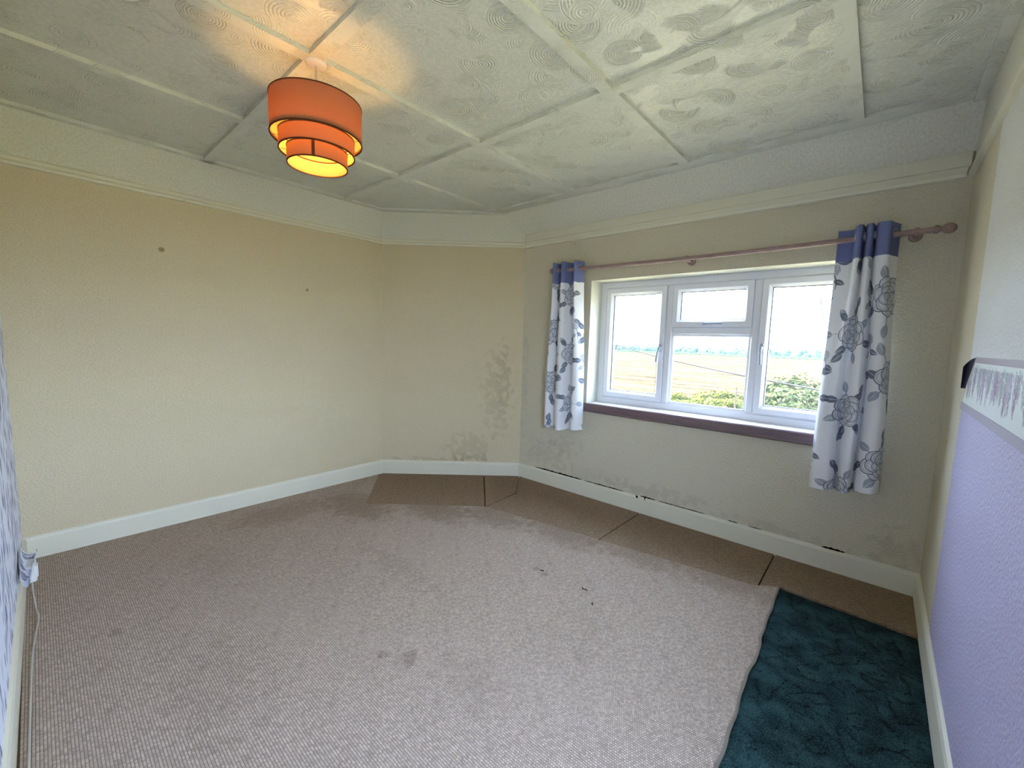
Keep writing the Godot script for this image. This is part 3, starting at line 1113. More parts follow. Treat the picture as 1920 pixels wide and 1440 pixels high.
func build_floor() -> void:
	var outer := PackedVector2Array()
	for i in 5: outer.append(corner(i, -0.13))
	var b := MB.new()
	b.slab(outer, -0.14, -0.012)
	tag(obj("floor", b, M.strip), "floor under the carpets", "floor", "", "structure")
	var room := PackedVector2Array()
	for i in 5: room.append(corner(i, 0.006))
	# beige main carpet, its cut edge along the green one slightly wavy and lifted
	var edge := [Vector2(-0.298, -2.55), Vector2(-0.291, -2.30), Vector2(-0.287, -2.05), Vector2(-0.272, -1.92), Vector2(-0.282, -1.75), Vector2(-0.268, -1.52), Vector2(-0.262, -1.30), Vector2(-0.25, -0.9), Vector2(-0.24, -0.4), Vector2(-0.235, 0.10)]
	var main := PackedVector2Array(edge)
	main.append_array(PackedVector2Array([corner(0, 0.006), corner(1, 0.006) + Vector2(0, 0.04), Vector2(-2.85, -1.60), Vector2(-2.175, -2.20), Vector2(-1.76, -2.27), Vector2(-0.40, -2.47)]))
	# green carpet butts against that edge and the lilac wall
	b = MB.new()
	var green := PackedVector2Array([Vector2(0.240, 0.11), Vector2(0.240, -2.530), Vector2(-0.294, -2.550)])
	for k in range(1, edge.size()): green.append(edge[k] + Vector2(0.003, 0))
	b.slab(green, -0.0115, 0.0)
	tag(obj("carpet_remnant", b, M.plush), "dark teal plush carpet piece with pressed veins beside lilac wall", "carpet")
	b = MB.new()
	b.slab(main, -0.0115, 0.011)
	for j in b.v.size(): b.t2[j] = Vector2((b.v[j].x + 3.6) / 4.0, (b.v[j].z + 3.0) / 3.2)
	var dirt := Color(0.36, 0.30, 0.24)
	var spots := []
	for q in [[-1.30, -0.91, 0.10, 0.06, 0.45], [-1.38, -0.86, 0.05, 0.04, 0.5], [-1.305, -1.78, 0.07, 0.03, 0.45], [-1.14, -0.55, 0.03, 0.03, 0.4], [-2.3, -0.15, 0.06, 0.03, 0.35], [-1.9, -1.25, 0.5, 0.10, 0.14], [-1.05, -1.0, 0.22, 0.16, 0.16], [-1.7, -0.35, 0.45, 0.22, 0.14], [-2.6, -0.6, 0.4, 0.18, 0.14], [-0.9, -1.5, 0.2, 0.3, 0.10]]:
		spots.append({x = q[0] + 3.6, y = (1.0 - (q[1] + 3.0) / 3.2) * 2.45, rx = q[2], ry = q[3] * 2.45 / 3.2, c = dirt, a = q[4], rag = 1.2})
	var tan := Color(0.48, 0.405, 0.31)  # tan patches darken the carpet towards the walls
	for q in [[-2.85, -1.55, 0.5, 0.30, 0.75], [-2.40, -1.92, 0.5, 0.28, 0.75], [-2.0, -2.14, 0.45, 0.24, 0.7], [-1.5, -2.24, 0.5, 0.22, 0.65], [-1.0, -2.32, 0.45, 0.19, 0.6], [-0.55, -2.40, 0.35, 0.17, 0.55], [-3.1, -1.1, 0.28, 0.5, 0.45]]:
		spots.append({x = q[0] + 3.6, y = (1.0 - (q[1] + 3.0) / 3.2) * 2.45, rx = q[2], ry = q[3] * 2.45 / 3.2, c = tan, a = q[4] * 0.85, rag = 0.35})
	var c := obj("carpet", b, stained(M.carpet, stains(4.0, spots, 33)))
	tag(c, "worn beige looped carpet covering most of the room", "carpet")
	b = MB.new()
	var pts := []
	for k in edge.size() - 1:
		for q in 8:
			var p: Vector2 = edge[k].lerp(edge[k + 1], q / 8.0)
			pts.append(Vector3(p.x + 0.002 * sin(k * 8 + q), 0.009 + 0.002 * sin((k * 8 + q) * 0.8), p.y))
	pts.append(Vector3(edge[-1].x, 0.008, edge[-1].y))
	b.tube(pts, 0.006, 8)
	obj("cut_edge", b, M.selvedge, c)
	# strips pieced in along the corner wall and the window wall
	var c1 := corner(1, 0.006)
	var c2 := corner(2, 0.006)
	var c3 := corner(3, 0.006)
	var strips := [
		[PackedVector2Array([c1 + Vector2(0, 0.045), c1, c1.lerp(c2, 0.74), Vector2(-2.178, -2.206), Vector2(-2.852, -1.606)]), "beige carpet strip pieced in along the short corner wall"],
		[PackedVector2Array([c1.lerp(c2, 0.745), c2, Vector2(-2.20, -2.60), Vector2(-2.168, -2.210)]), "small beige carpet offcut wedged into the corner beside the window wall"],
		[PackedVector2Array([c2 + Vector2(0.012, 0), Vector2(-1.262, c3.y), Vector2(-1.272, -2.345), Vector2(-1.76, -2.276), Vector2(-2.160, -2.210), Vector2(-2.19, -2.60)]), "beige carpet strip below the left curtain along the window wall"],
		[PackedVector2Array([Vector2(-1.252, c3.y), Vector2(-0.385, c3.y), Vector2(-0.385, -2.478), Vector2(-1.262, -2.348)]), "beige carpet strip below the window between two seams"],
		[PackedVector2Array([Vector2(-0.377, c3.y), Vector2(c3.x, c3.y), Vector2(c3.x, -2.536), Vector2(-0.300, -2.556), Vector2(-0.377, -2.484)]), "brown carpet strip between the teal carpet and the window wall skirting"],
	]
	for k in strips.size():
		b = MB.new()
		b.off = Vector2(0.11 * k, 0.07 * k)
		b.slab(strips[k][0], -0.0115, 0.0095)
		tag(obj("carpet_strip", b, M.strip), strips[k][1], "carpet", "carpet strips")


func build_lamp() -> void:
	var at := Vector3(-1.837, CEIL, -0.827)
	var lamp := thing("pendant_lamp", "lit three-tier drum pendant lamp in terracotta fabric", "lamp", at)
	var b := MB.new()
	b.lathe(Vector3.ZERO, [Vector2(0.0, -0.03), Vector2(0.030, -0.03), Vector2(0.040, -0.026), Vector2(0.043, -0.018), Vector2(0.046, -0.012), Vector2(0.048, 0.0)], 36)
	obj("ceiling_rose", b, M.plastic, lamp)
	b = MB.new()
	b.tube([Vector3(0, -0.028, 0), Vector3(0, -0.12, 0), Vector3(0, -0.215, 0)], 0.0035, 8)
	obj("flex", b, M.flex, lamp)
	b = MB.new()
	b.lathe(Vector3(0, -0.265, 0), [Vector2(0, 0.055), Vector2(0.010, 0.055), Vector2(0.016, 0.04), Vector2(0.018, 0.012), Vector2(0.024, 0.01), Vector2(0.024, 0.0), Vector2(0.016, 0.0)], 20)
	obj("lamp_holder", b, M.plastic, lamp)
	# tiers: radius, top, bottom (below the ceiling)
	var tiers := [[0.175, 2.228, 2.086], [0.145, 2.096, 2.032], [0.116, 2.042, 1.982]]
	for k in 3:
		var r: float = tiers[k][0]
		var t: float = tiers[k][1] - CEIL
		var d: float = tiers[k][2] - CEIL
		b = MB.new()
		b.lathe(Vector3.ZERO, [Vector2(r, d), Vector2(r, t)], 72)
		var shade := obj("lamp_shade", b, M.shade, lamp)
		b = MB.new()
		b.lathe(Vector3.ZERO, [Vector2(r - 0.0015, t), Vector2(r - 0.0015, d)], 72)
		obj("lining", b, M.lining, shade)
		b = MB.new()
		for y: float in [t, d]:
			b.lathe(Vector3(0, y, 0), [Vector2(r - 0.003, -0.0022), Vector2(r + 0.0012, -0.0022), Vector2(r + 0.0012, 0.0022), Vector2(r - 0.003, 0.0022), Vector2(r - 0.003, -0.0022)], 72)
		obj("edge_tape", b, M.shade_edge, shade)
		# overlap seam of the fabric
		b = MB.new()
		var sa: float = [2.45, -2.4, 0.56][k]
		b.grid(4, 1, func(u: float, v: float):
			var a: float = sa + (u - 0.5) * 0.012 / r
			return Vector3(cos(a) * (r + 0.0008), lerpf(d, t, v), sin(a) * (r + 0.0008)), func(u: float, v: float): return Vector2(u, v))
		obj("seam", b, M.shade_edge, shade)
	# wire carriers
	b = MB.new()
	for k in 3:
		var a := k * TAU / 3.0 + 0.4
		b.tube([Vector3(cos(a) * 0.022, -0.262, sin(a) * 0.022), Vector3(cos(a) * 0.16, -0.262, sin(a) * 0.16), Vector3(cos(a) * 0.173, -0.255, sin(a) * 0.173)], 0.0014, 6)
	b.lathe(Vector3(0, -0.262, 0), [Vector2(0.021, -0.002), Vector2(0.024, -0.002), Vector2(0.024, 0.002), Vector2(0.021, 0.002), Vector2(0.021, -0.002)], 24)
	obj("wire_carrier", b, M.wire, lamp)
	for k in 6:
		var a := k * TAU / 6.0 + 0.2
		var c := Vector3(cos(a), 0, sin(a))
		for q in [[0.1735, -0.305, 0.146], [0.1435, -0.358, 0.117]]:
			b = MB.new()
			b.tube([c * q[0] + Vector3(0, q[1], 0), c * q[2] + Vector3(0, q[1] - 0.006, 0)], 0.0012, 5)
			obj("spoke", b, M.wire, lamp)
	b = MB.new()
	b.lathe(Vector3(0, -0.268, 0), [Vector2(0.013, 0.0), Vector2(0.014, -0.012), Vector2(0.024, -0.035), Vector2(0.029, -0.055), Vector2(0.026, -0.074), Vector2(0.014, -0.086), Vector2(0, -0.089)], 24)
	obj("bulb", b, M.bulb, lamp)
	var l := OmniLight3D.new()
	l.name = "bulb_light"
	l.light_color = Color(1.0, 0.78, 0.46)
	l.light_energy = 0.0045
	l.light_size = 0.028
	l.omni_range = 8.0
	l.omni_attenuation = 2.0
	l.shadow_enabled = true
	lamp.add_child(l)
	l.position = Vector3(0, -0.315, 0)


func along_curve(p: Array, s: float) -> Vector2:       # smooth line through the given points
	var n := p.size() - 1
	var f := clampf(s, 0.0, 1.0) * n
	var i := mini(int(f), n - 1)
	var a: Vector2 = p[maxi(i - 1, 0)]
	var d: Vector2 = p[mini(i + 2, n)]
	return p[i].cubic_interpolate(p[i + 1], a, d, f - i)


# heading and hem: folds as (x, distance in front of the pole), the same number of points in both
func curtain(label: String, heading: Array, hem: Array, yt: float, yb: float, rise: float, uoff: float) -> void:
	var zr := -2.862
	var t := thing("curtain", label, "curtain", Vector3((hem[0].x + hem[-1].x) * 0.5, yb, zr))
	var org := t.position
	var shape := func(s: float, y: float) -> Vector3:
		var v := clampf((yt - y) / (yt - yb), 0, 1)                 # 0 at the heading, 1 at the hem
		var p := along_curve(heading, s).lerp(along_curve(hem, s), smoothstep(0.04, 0.75, v))
		var sway := 0.006 * sin(v * 5.0 + s * 9.0) * v
		return Vector3(p.x + sway, y + rise * s * v, zr + p.y + 0.5 * sway) - org
	# arc length so that the print is not stretched
	var steps := 220
	var along := [0.0]
	for i in steps:
		along.append(along[i] + shape.call(float(i) / steps, 1.2).distance_to(shape.call(float(i + 1) / steps, 1.2)))
	var cut := yt - 0.165
	var uvf := func(s: float, y: float) -> Vector2:
		return Vector2(along[roundi(s * steps)] + uoff, (yt - y) + uoff * 0.7)
	var b := MB.new()
	b.grid(steps, 40, func(u: float, v: float): return shape.call(u, lerpf(cut, yb + 0.006 * sin(u * 9.0), v)), func(u: float, v: float): return uvf.call(u, lerpf(cut, yb, v)))
	obj("printed_cloth", b, M.cloth, t)
	b = MB.new()
	b.grid(steps, 8, func(u: float, v: float): return shape.call(u, lerpf(yt, cut - 0.002, v)), func(u: float, v: float): return uvf.call(u, lerpf(yt, cut, v)))
	obj("heading_band", b, M.navy, t)
	# steel eyelets where the cloth crosses the pole
	for i in steps:
		var a: Vector3 = shape.call(float(i) / steps, 1.87)
		var c: Vector3 = shape.call(float(i + 1) / steps, 1.87)
		if (a.z + org.z - zr) * (c.z + org.z - zr) < 0.0:
			var e := MB.new()
			var nn := (c - a).normalized().cross(Vector3.UP)
			e.lathe((a + c) * 0.5 + Vector3(0, 1.862 - 1.87, 0), [Vector2(0.017, -0.003), Vector2(0.024, -0.003), Vector2(0.024, 0.003), Vector2(0.017, 0.003), Vector2(0.017, -0.003)], 20, nn)
			obj("eyelet", e, M.steel, t)


func build_curtains() -> void:
	var y := 1.860
	var z := -2.862
	var p := thing("curtain_pole", "wooden curtain pole with turned finials above the window", "curtain pole", Vector3(-0.95, y, z))
	var b := MB.new()
	var pts := []
	for k in 25:
		var u := k / 24.0
		pts.append(Vector3(lerpf(-1.115, 1.105, u), -0.012 * sin(u * PI), 0))
	b.tube(pts, 0.0135, 14)
	obj("rod", b, M.pole, p)
	for s: float in [-1.0, 1.0]:
		b = MB.new()
		b.lathe(Vector3(1.1 * s - (0.005 if s > 0 else 0.0), 0, 0), [Vector2(0.0, -0.004), Vector2(0.019, -0.004), Vector2(0.019, 0.008), Vector2(0.012, 0.014), Vector2(0.012, 0.020), Vector2(0.022, 0.032), Vector2(0.025, 0.046), Vector2(0.021, 0.060), Vector2(0.010, 0.070), Vector2(0, 0.072)], 22, Vector3(s, 0, 0))
		obj("finial", b, M.pole, p)
	for x: float in [-1.075, -0.06, 1.03]:
		b = MB.new()
		var yy := -0.012 if absf(x) < 0.5 else 0.0
		b.lathe(Vector3(x, yy - 0.006, PL[2].y - z + 0.001), [Vector2(0, 0.012), Vector2(0.024, 0.012), Vector2(0.027, 0.006), Vector2(0.027, 0.0)], 18, Vector3.BACK)
		b.tube([Vector3(x, yy - 0.006, PL[2].y - z + 0.008), Vector3(x, yy - 0.010, -0.02), Vector3(x, yy - 0.013, 0.0)], 0.009, 10)
		b.lathe(Vector3(x - 0.009, yy, 0), [Vector2(0.0137, 0), Vector2(0.0185, 0), Vector2(0.0185, 0.018), Vector2(0.0137, 0.018), Vector2(0.0137, 0)], 18, Vector3.RIGHT)
		obj("bracket", b, M.pole, p)
	var V := func(list: Array) -> Array: return list.map(func(p): return Vector2(p[0], p[1]))
	curtain("left rose-print curtain with navy heading, hanging near the short corner wall",
		V.call([[-2.085, -0.045], [-2.070, 0.020], [-2.050, 0.050], [-2.035, 0.010], [-2.025, -0.035], [-2.005, -0.030], [-1.990, 0.020], [-1.970, 0.055], [-1.945, 0.050], [-1.935, -0.005], [-1.920, -0.040], [-1.885, -0.035], [-1.868, 0.015], [-1.850, 0.052], [-1.835, 0.020], [-1.815, -0.045]]),
		V.call([[-2.120, -0.020], [-2.105, 0.025], [-2.075, 0.040], [-2.055, 0.005], [-2.045, -0.030], [-2.020, -0.025], [-2.000, 0.030], [-1.965, 0.055], [-1.930, 0.045], [-1.910, 0.000], [-1.900, -0.030], [-1.865, -0.025], [-1.845, 0.020], [-1.815, 0.050], [-1.785, 0.030], [-1.765, -0.030]]), 1.915, 0.545, 0.03, 0.07)
	curtain("right rose-print curtain with navy heading, hanging near the lilac papered wall",
		V.call([[-0.228, -0.040], [-0.190, -0.050], [-0.160, -0.040], [-0.150, 0.020], [-0.138, 0.055], [-0.122, 0.045], [-0.114, -0.015], [-0.106, 0.040], [-0.092, 0.058], [-0.080, 0.040], [-0.074, -0.015], [-0.066, 0.040], [-0.050, 0.060], [-0.018, 0.056], [-0.002, 0.010], [0.022, -0.045]]),
		V.call([[-0.238, -0.015], [-0.222, 0.030], [-0.192, 0.050], [-0.160, 0.046], [-0.142, 0.010], [-0.134, -0.025], [-0.120, 0.010], [-0.100, 0.045], [-0.072, 0.050], [-0.056, 0.010], [-0.046, -0.030], [-0.034, 0.015], [-0.008, 0.052], [0.026, 0.054], [0.046, 0.020], [0.052, -0.030]]), 1.915, 0.500, 0.04, 0.33)


func build_small_things() -> void:
	# plug marks on the long wall
	for s in [[1.785, -0.556, 0.016, "larger plaster plug mark high on the long plain wall"], [1.631, -1.437, 0.011, "smaller plaster plug mark nearer the corner on the long plain wall"]]:
		var b := MB.new()
		var r: float = s[2]
		b.lathe(Vector3.ZERO, [Vector2(0, 0.0035), Vector2(r * 0.3, 0.004), Vector2(r * 0.75, 0.002), Vector2(r, 0.0)], 11, Vector3.RIGHT)
		var o := obj("wall_plug", b, M.plug)
		o.position = Vector3(PL[0].x, s[0], s[1])
		tag(o, s[3], "wall plug", "plug marks")
		b = MB.new()
		b.lathe(Vector3(0.0035, 0, 0), [Vector2(0, 0.0006), Vector2(r * 0.2, 0.0006), Vector2(r * 0.22, 0.0)], 9, Vector3.RIGHT)
		obj("screw_hole", b, M.scrap, o)
	# shade of the gaps in broken, mouldy plaster, painted as dark strips above the window skirting
	var zb := PL[2].y
	var sk := get_node("baseboard_back")
	for s in [[-2.28, -1.78, 0.012], [-1.76, -1.40, 0.007], [-1.27, -1.15, 0.009], [-1.13, -0.80, 0.005], [-0.66, -0.60, 0.005], [-0.54, -0.46, 0.004], [-0.16, -0.05, 0.012]]:
		var b := MB.new()
		var m := int((s[1] - s[0]) / 0.018) + 4
		var prev := []
		for k in m + 1:
			var u := float(k) / m
			var xx: float = lerpf(s[0], s[1], u)
			var hgt: float = s[2] * (0.35 + 0.65 * rng.randf()) * pow(sin(u * PI), 0.5) + 0.0006
			var cur := [Vector3(xx, 0.1365, zb + 0.0016), Vector3(xx, 0.1365 + hgt, zb + 0.0016), Vector3(xx, 0.1355, zb + 0.0016 + minf(hgt * 0.9, 0.007))]
			if k > 0:
				b.quad(prev[0], cur[0], cur[1], prev[1], Vector3.BACK)
				b.quad(prev[0], cur[0], cur[2], prev[2], Vector3.UP)
			prev = cur
		obj("shaded_gap", b, M.hole, sk)
	var ck := MB.new()
	var pv := Vector3.ZERO
	for k in 12:
		var q := Vector3(-1.885 + 0.003 * sin(k * 2.3), 0.15 + k * 0.0105, zb + 0.0012)
		if k > 0:
			var wd := 0.0008 + 0.0018 * rng.randf()
			ck.quad(pv, q, q + Vector3(wd, 0, 0), pv + Vector3(wd, 0, 0), Vector3.BACK)
		pv = q
	obj("crack", ck, M.hole, get_node("wall_back"))
	# lifted seam of the lining paper beside the right curtain, and a patch of newer paper low on the corner wall
	var sm := MB.new()
	sm.box(Vector3(0.03, 1.398, zb - 0.001), Vector3(PL[3].x - 0.004, 1.4005, zb + 0.0016), 0.0004)
	obj("paper_seam", sm, M.wall_right, get_node("wall_back"))
	var w1 := (PL[2] - PL[1]).normalized()
	var in1 := inward(w1)
	var pm := MB.new()
	var e0 := PL[2] - w1 * 0.30
	var e1 := PL[2] - w1 * 0.004
	var q0 := e0 + in1 * 0.0022
	var q1 := e1 + in1 * 0.0022
	pm.quad(Vector3(q0.x, 0.13, q0.y), Vector3(q1.x, 0.13, q1.y), Vector3(q1.x, 0.352, q1.y), Vector3(q0.x, 0.345, q0.y), Vector3(in1.x, 0, in1.y))
	pm.quad(Vector3(q0.x, 0.13, q0.y), Vector3(q0.x, 0.345, q0.y), Vector3(e0.x, 0.345, e0.y), Vector3(e0.x, 0.13, e0.y), Vector3(-w1.x, 0, -w1.y))
	pm.quad(Vector3(q0.x, 0.345, q0.y), Vector3(q1.x, 0.352, q1.y), Vector3(e1.x, 0.352, e1.y), Vector3(e0.x, 0.345, e0.y), Vector3.UP)
	obj("paper_patch", pm, M.wall, get_node("wall_corner"))
	for s in [[-1.305, 0.024, 0.011], [-1.235, 0.012, 0.006]]:
		var b := MB.new()
		var x0: float = s[0]
		b.slab(PackedVector2Array([Vector2(x0, zb + 0.0072), Vector2(x0 + s[1] * 0.4, zb + 0.0155), Vector2(x0 + s[1], zb + 0.0168), Vector2(x0 + s[1] * 0.8, zb + 0.008)]), 0.1205, 0.1355)
		obj("chipped_hole", b, M.hole, sk)
	# plug-in adaptor on the leaf-papered wall with its cable along the skirting
	var a := thing("plug_adaptor", "white plug adaptor low on the leaf-papered wall", "adaptor", Vector3(-2.89, 0.14, 0.108))
	var b := MB.new()
	b.box(Vector3(-0.075, -0.04, -0.05), Vector3(0.03, 0.04, 0.0), 0.006)
	obj("adaptor_body", b, M.plastic, a)
	b = MB.new()
	b.box(Vector3(-0.04, -0.028, -0.054), Vector3(0.005, 0.028, -0.048), 0.003)
	obj("face", b, M.upvc, a)
	b = MB.new()
	var pts := []
	for q in [Vector3(-2.88, 0.102, 0.075), Vector3(-2.84, 0.06, 0.074), Vector3(-2.76, 0.02, 0.068), Vector3(-2.66, 0.0165, 0.062), Vector3(-2.5, 0.0165, 0.072), Vector3(-2.3, 0.0165, 0.080), Vector3(-2.0, 0.0165, 0.083), Vector3(-1.6, 0.0165, 0.086), Vector3(-1.0, 0.0165, 0.091)]:
		pts.append(q)
	var cv := Curve3D.new()
	for k in pts.size():
		var tg: Vector3 = (pts[mini(k + 1, pts.size() - 1)] - pts[maxi(k - 1, 0)]) * 0.2
		cv.add_point(pts[k], -tg, tg)
	cv.bake_interval = 0.02
	b.tube(Array(cv.get_baked_points()), 0.0032, 8)
	tag(obj("power_cable", b, M.flex), "thin white cable running along the skirting from the adaptor", "cable")
	# scraps on the carpet
	for s in [[-1.040, -1.797, 0.020, 0.5, "dark scrap of torn fibre on the beige carpet, bent in two"], [-0.945, -1.717, 0.015, 1.2, "short dark crumb on the beige carpet beside the torn fibre"], [-1.305, -1.785, 0.014, 2.2, "brown fluff on the beige carpet towards the corner wall"]]:
		b = MB.new()
		var h := []
		for k in 7:
			var u := k / 6.0
			h.append(Vector3(cos(s[3]) * (u - 0.5) * s[2] * 1.8, 0.003 + 0.004 * sin(u * PI), sin(s[3]) * (u - 0.5) * s[2] * 1.8 + 0.008 * sin(u * 5.0)))
		b.tube(h, 0.0024, 6)
		var o := obj("carpet_scrap", b, M.scrap)
		o.position = Vector3(s[0], 0.011, s[1])
		tag(o, s[4], "scrap", "scraps on the carpet")


# ------------------------------------------------------------------ outdoors
func leaves(b: MB, c: Vector3, r: Vector3, count: int, size: float, greens: Array) -> void:
	for k in count:
		var d := Vector3(rng.randfn(), rng.randfn(), rng.randfn()).normalized()
		if d.y < -0.5: d.y = -d.y
		var lump := 1.0 + 0.22 * sin(d.x * 7.0 + c.x) * sin(d.y * 6.0 + 1.0) + 0.15 * sin(d.z * 9.0 + d.x * 5.0)
		var p := c + d * r * lump * (0.72 + 0.3 * sqrt(rng.randf()))
		var g: Color = greens[rng.randi() % greens.size()]
		b.tint = Color(g.r * rng.randf_range(0.9, 1.1), g.g * rng.randf_range(0.9, 1.1), g.b * rng.randf_range(0.9, 1.1))
		var nn := (d * 0.7 + Vector3(rng.randf() - 0.5, rng.randf() - 0.1, rng.randf() - 0.5)).normalized()
		var t1 := nn.cross(Vector3(rng.randf() - 0.5, rng.randf() - 0.5, rng.randf() - 0.5)).normalized()
		var t2 := nn.cross(t1)
		var s := size * rng.randf_range(0.7, 1.3)
		b.quad(p - t1 * s, p + t2 * s * 0.45 + nn * s * 0.1, p + t1 * s, p - t2 * s * 0.45 + nn * s * 0.1, nn)
	b.tint = Color.WHITE


func bush(at: Vector3, r: Vector3, count: int, size: float, greens: Array, label: String) -> void:
	var t := thing("bush", label, "bush", Vector3(at.x, GROUND, at.z), "bushes outside the window")
	var b := MB.new()
	var c := at - Vector3(at.x, GROUND, at.z)
	leaves(b, c, r, count, size, greens)
	for k in 5:
		var d := Vector3(rng.randf_range(-0.8, 0.8) * r.x, r.y * rng.randf_range(0.2, 0.55), rng.randf_range(-0.5, 0.5) * r.z)
		leaves(b, c + d, r * rng.randf_range(0.35, 0.5), count / 8, size, greens)
	var f := obj("foliage", b, M.leaf, t)
	f.set_meta("kind", "stuff")
	b = MB.new()
	for k in 4:
		var a := k * 1.6
		b.tube([Vector3(cos(a) * 0.08, 0, sin(a) * 0.08), Vector3(cos(a) * 0.25, c.y * 0.5, sin(a) * 0.25), c + Vector3(cos(a) * r.x * 0.4, 0.1, sin(a) * r.z * 0.4)], 0.035, 7)
	obj("stems", b, M.bark, t)


const GROUND := -2.72
const VALLEY := -9.0


func tree_mesh(sd: int) -> ArrayMesh:           # a far crown on a short trunk, about 9 m tall
	var n := noise(0.9, sd, FastNoiseLite.TYPE_SIMPLEX, 3)
	var b := MB.new()
	var r := RandomNumberGenerator.new()
	r.seed = sd
	for k in 7:
		var c := Vector3(r.randf_range(-2.0, 2.0), r.randf_range(3.4, 6.6), r.randf_range(-1.2, 1.2)) if k > 0 else Vector3(0, 5.2, 0)
		var rad := r.randf_range(1.5, 2.3) if k > 0 else 3.0
		b.tint = Color(0.058, 0.086, 0.064)
		b.grid(14, 9, func(u: float, v: float):
			var d := Vector3(cos(u * TAU) * sin(v * PI), cos(v * PI), sin(u * TAU) * sin(v * PI))
			return c + d * rad * Vector3(1, 0.95, 1) * (1.0 + 0.5 * n.get_noise_3dv(d * 1.6 + c)), func(u: float, v: float): return Vector2(u, v), true)
	b.tint = Color(0.075, 0.062, 0.050)
	b.tube([Vector3(0, 0, 0), Vector3(0.1, 2, 0), Vector3(0, 4.5, 0)], 0.3, 7)
	return b.mesh()


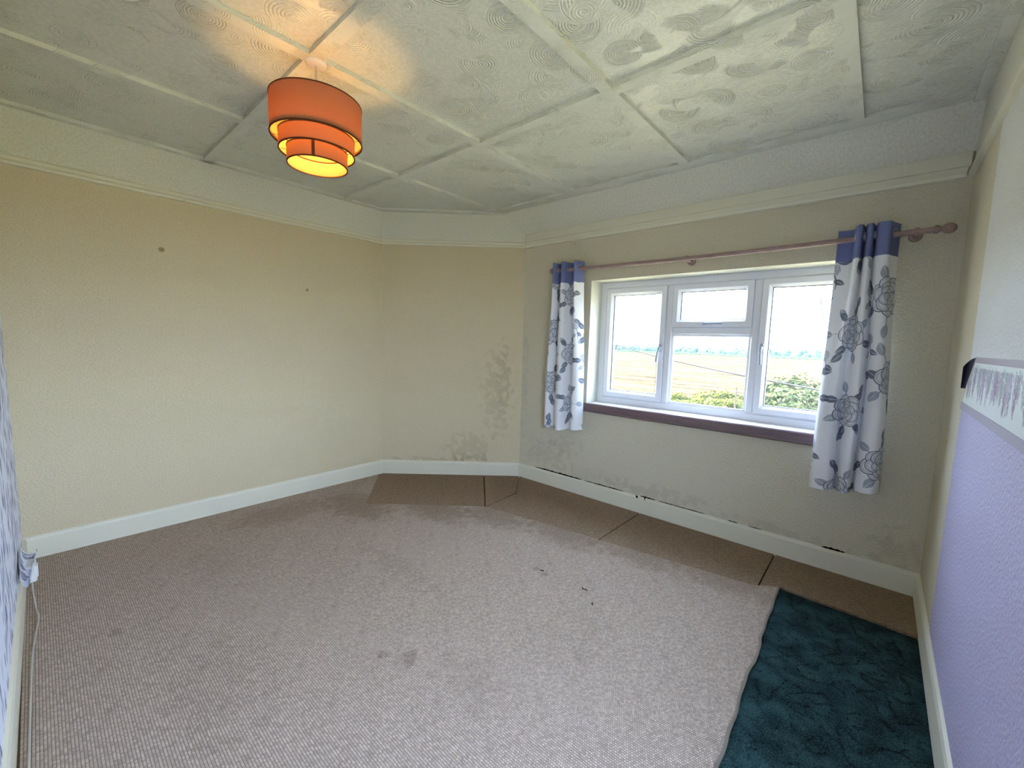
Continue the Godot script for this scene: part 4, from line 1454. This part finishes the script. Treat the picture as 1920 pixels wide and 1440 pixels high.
func build_outdoors() -> void:
	var b := MB.new()
	b.slab(PackedVector2Array([Vector2(-1500, -3000), Vector2(1500, -3000), Vector2(1500, -150), Vector2(-1500, -150)]), VALLEY - 1.0, VALLEY)
	tag(obj("valley_ground", b, M.far), "green valley land beyond the stubble field", "ground", "", "structure")
	b = MB.new()
	b.slab(PackedVector2Array([Vector2(-260, -195), Vector2(200, -180), Vector2(200, -26.0), Vector2(-260, -26.0)]), GROUND - 9.0, GROUND)
	tag(obj("stubble_field", b, M.straw), "pale harvested stubble field seen through the window", "field", "", "structure")
	b = MB.new()
	b.slab(PackedVector2Array([Vector2(-260, -26.0), Vector2(200, -26.0), Vector2(200, 200), Vector2(-260, 200)]), GROUND - 9.0, GROUND - 0.02)
	tag(obj("garden_ground", b, M.lawn), "dry grass of the garden round the house", "ground", "", "structure")
	# low hedge along the far edge of the field
	b = MB.new()
	var seg := 60
	b.tint = Color(0.045, 0.066, 0.042)
	var nz := noise(0.9, 4)
	b.grid(seg, 6, func(u: float, v: float):
		var x := lerpf(-170.0, 60.0, u)
		var z := lerpf(-190.0, -183.0, u) - 2.0
		var a: float = v * PI
		var h := 0.9 + 0.45 * nz.get_noise_2d(u * 160.0, 3.0)
		return Vector3(x, GROUND + sin(a) * h, z + cos(a) * 0.9), func(u: float, v: float): return Vector2(u, v))
	tag(obj("field_hedge", b, M.tree), "low dark hedge along the far edge of the stubble field", "hedge")
	# trees in the valley: a nearer row and a farther wood
	var kinds := []
	for k in 4: kinds.append(tree_mesh(60 + k))
	var names := ["round leafy tree beyond the far hedge of the field", "distant tree of the hazy wood behind the nearer trees"]
	for k in 58:
		var near := k < 30
		var az := lerpf(-30.0, -1.0, (k + 0.5) / 30.0) + rng.randf_range(-0.2, 0.2) if near else lerpf(-31.0, 0.0, (k - 29.5) / 28.0) + rng.randf_range(-0.6, 0.6)
		var d := (240.0 + 24.0 * (k % 3) + rng.randf_range(0, 8)) if near else 430.0 + 45.0 * (k % 3) + rng.randf_range(0, 15)
		var top := lerpf(0.15, -0.35, clampf((az + 28.0) / 10.0, 0, 1)) + rng.randf_range(-0.22, 0.10)
		if not near: top = lerpf(-0.05, -0.2, clampf((az + 28.0) / 24.0, 0, 1)) + rng.randf_range(-0.15, 0.15)
		var p := towards(az, top, d)
		var o := put("tree" if near else "far_tree", kinds[rng.randi() % 4], M.tree)
		o.position = Vector3(p.x, VALLEY, p.z)
		var s := (p.y - VALLEY) / 8.4
		var wide := s * rng.randf_range(0.70, 0.92)
		o.scale = Vector3(wide, s, wide)
		o.rotation.y = rng.randf() * TAU
		tag(o, names[0] if near else names[1], "tree", "trees beyond the field" if near else "far wood")
	# hedge and bushes of the garden
	var lime := [Color(0.080, 0.095, 0.008), Color(0.095, 0.105, 0.010), Color(0.100, 0.104, 0.016)]
	var mid := [Color(0.058, 0.080, 0.020), Color(0.068, 0.086, 0.024), Color(0.080, 0.092, 0.032)]
	for s in [[-19.6, -6.9, 21.5, 1.0, "yellow-green garden bush under the vent light, farther from the post"], [-14.6, -6.3, 19.0, 1.0, "yellow-green garden bush under the vent light, touching the post"], [-8.9, -6.9, 20.4, 0.7, "yellow-green garden bush behind the window mullion"]]:
		var p := towards(s[0], s[1], s[2])
		bush(p - Vector3(0, 0.55, 0), Vector3(s[3], 0.75, 0.9), 3400, 0.075, lime, s[4])
	var q := towards(-7.2, -5.4, 15.0)
	bush(q - Vector3(0, 0.45, 0), Vector3(1.05, 0.95, 0.95), 4600, 0.065, mid, "tall loose green bush seen through the right-hand light")
	q = towards(-1.6, -5.4, 17.6)
	bush(q - Vector3(0, 0.5, 0), Vector3(0.9, 0.85, 0.8), 3000, 0.065, mid, "green bush half hidden behind the right curtain")
	# post
	q = towards(-12.85, -4.8, 17.5)
	b = MB.new()
	b.tube([Vector3(0, 0, 0), Vector3(0.01, 1.6, 0), Vector3(0, q.y - GROUND, 0)], 0.03, 8)
	var o := obj("garden_post", b, M.bark)
	o.position = Vector3(q.x, GROUND, q.z)
	tag(o, "thin grey post standing among the garden bushes", "post")
	# sagging service cable and overhead lines
	var pts := []
	var from := towards(-34.0, 1.9, 19.0)
	var to := towards(-1.0, -5.0, 10.0)
	for k in 41:
		var u := k / 40.0
		pts.append(from.lerp(to, u) - Vector3(0, 0.22 * sin(u * PI), 0))
	b = MB.new()
	b.tube(pts, 0.019, 6)
	tag(obj("service_cable", b, M.cable), "dark sagging cable crossing low in front of the stubble field", "cable")
	for k in 2:
		b = MB.new()
		pts = []
		var l := towards(-40.0, 4.9 - k * 0.35, 15.0)
		var r := towards(6.0, 6.9 - k * 0.45, 11.0)
		for i in 31:
			var u := i / 30.0
			pts.append(l.lerp(r, u) - Vector3(0, 0.08 * sin(u * PI), 0))
		b.tube(pts, 0.009, 6)
		tag(obj("overhead_line", b, M.cable), ["upper thin overhead line crossing the sky", "lower thin overhead line crossing the sky, with a hanging loop"][k], "cable", "overhead lines")
		if k == 1:
			var e := MB.new()
			var loop := []
			for i in 15:
				var u := i / 14.0
				loop.append(towards(lerpf(-5.4, -4.7, u) - 0.25 * sin(u * PI), lerpf(5.95, 2.6, pow(u, 1.2)), 11.3))
			e.tube(loop, 0.010, 6)
			obj("hanging_loop", e, M.cable, get_node("overhead_line_001"))
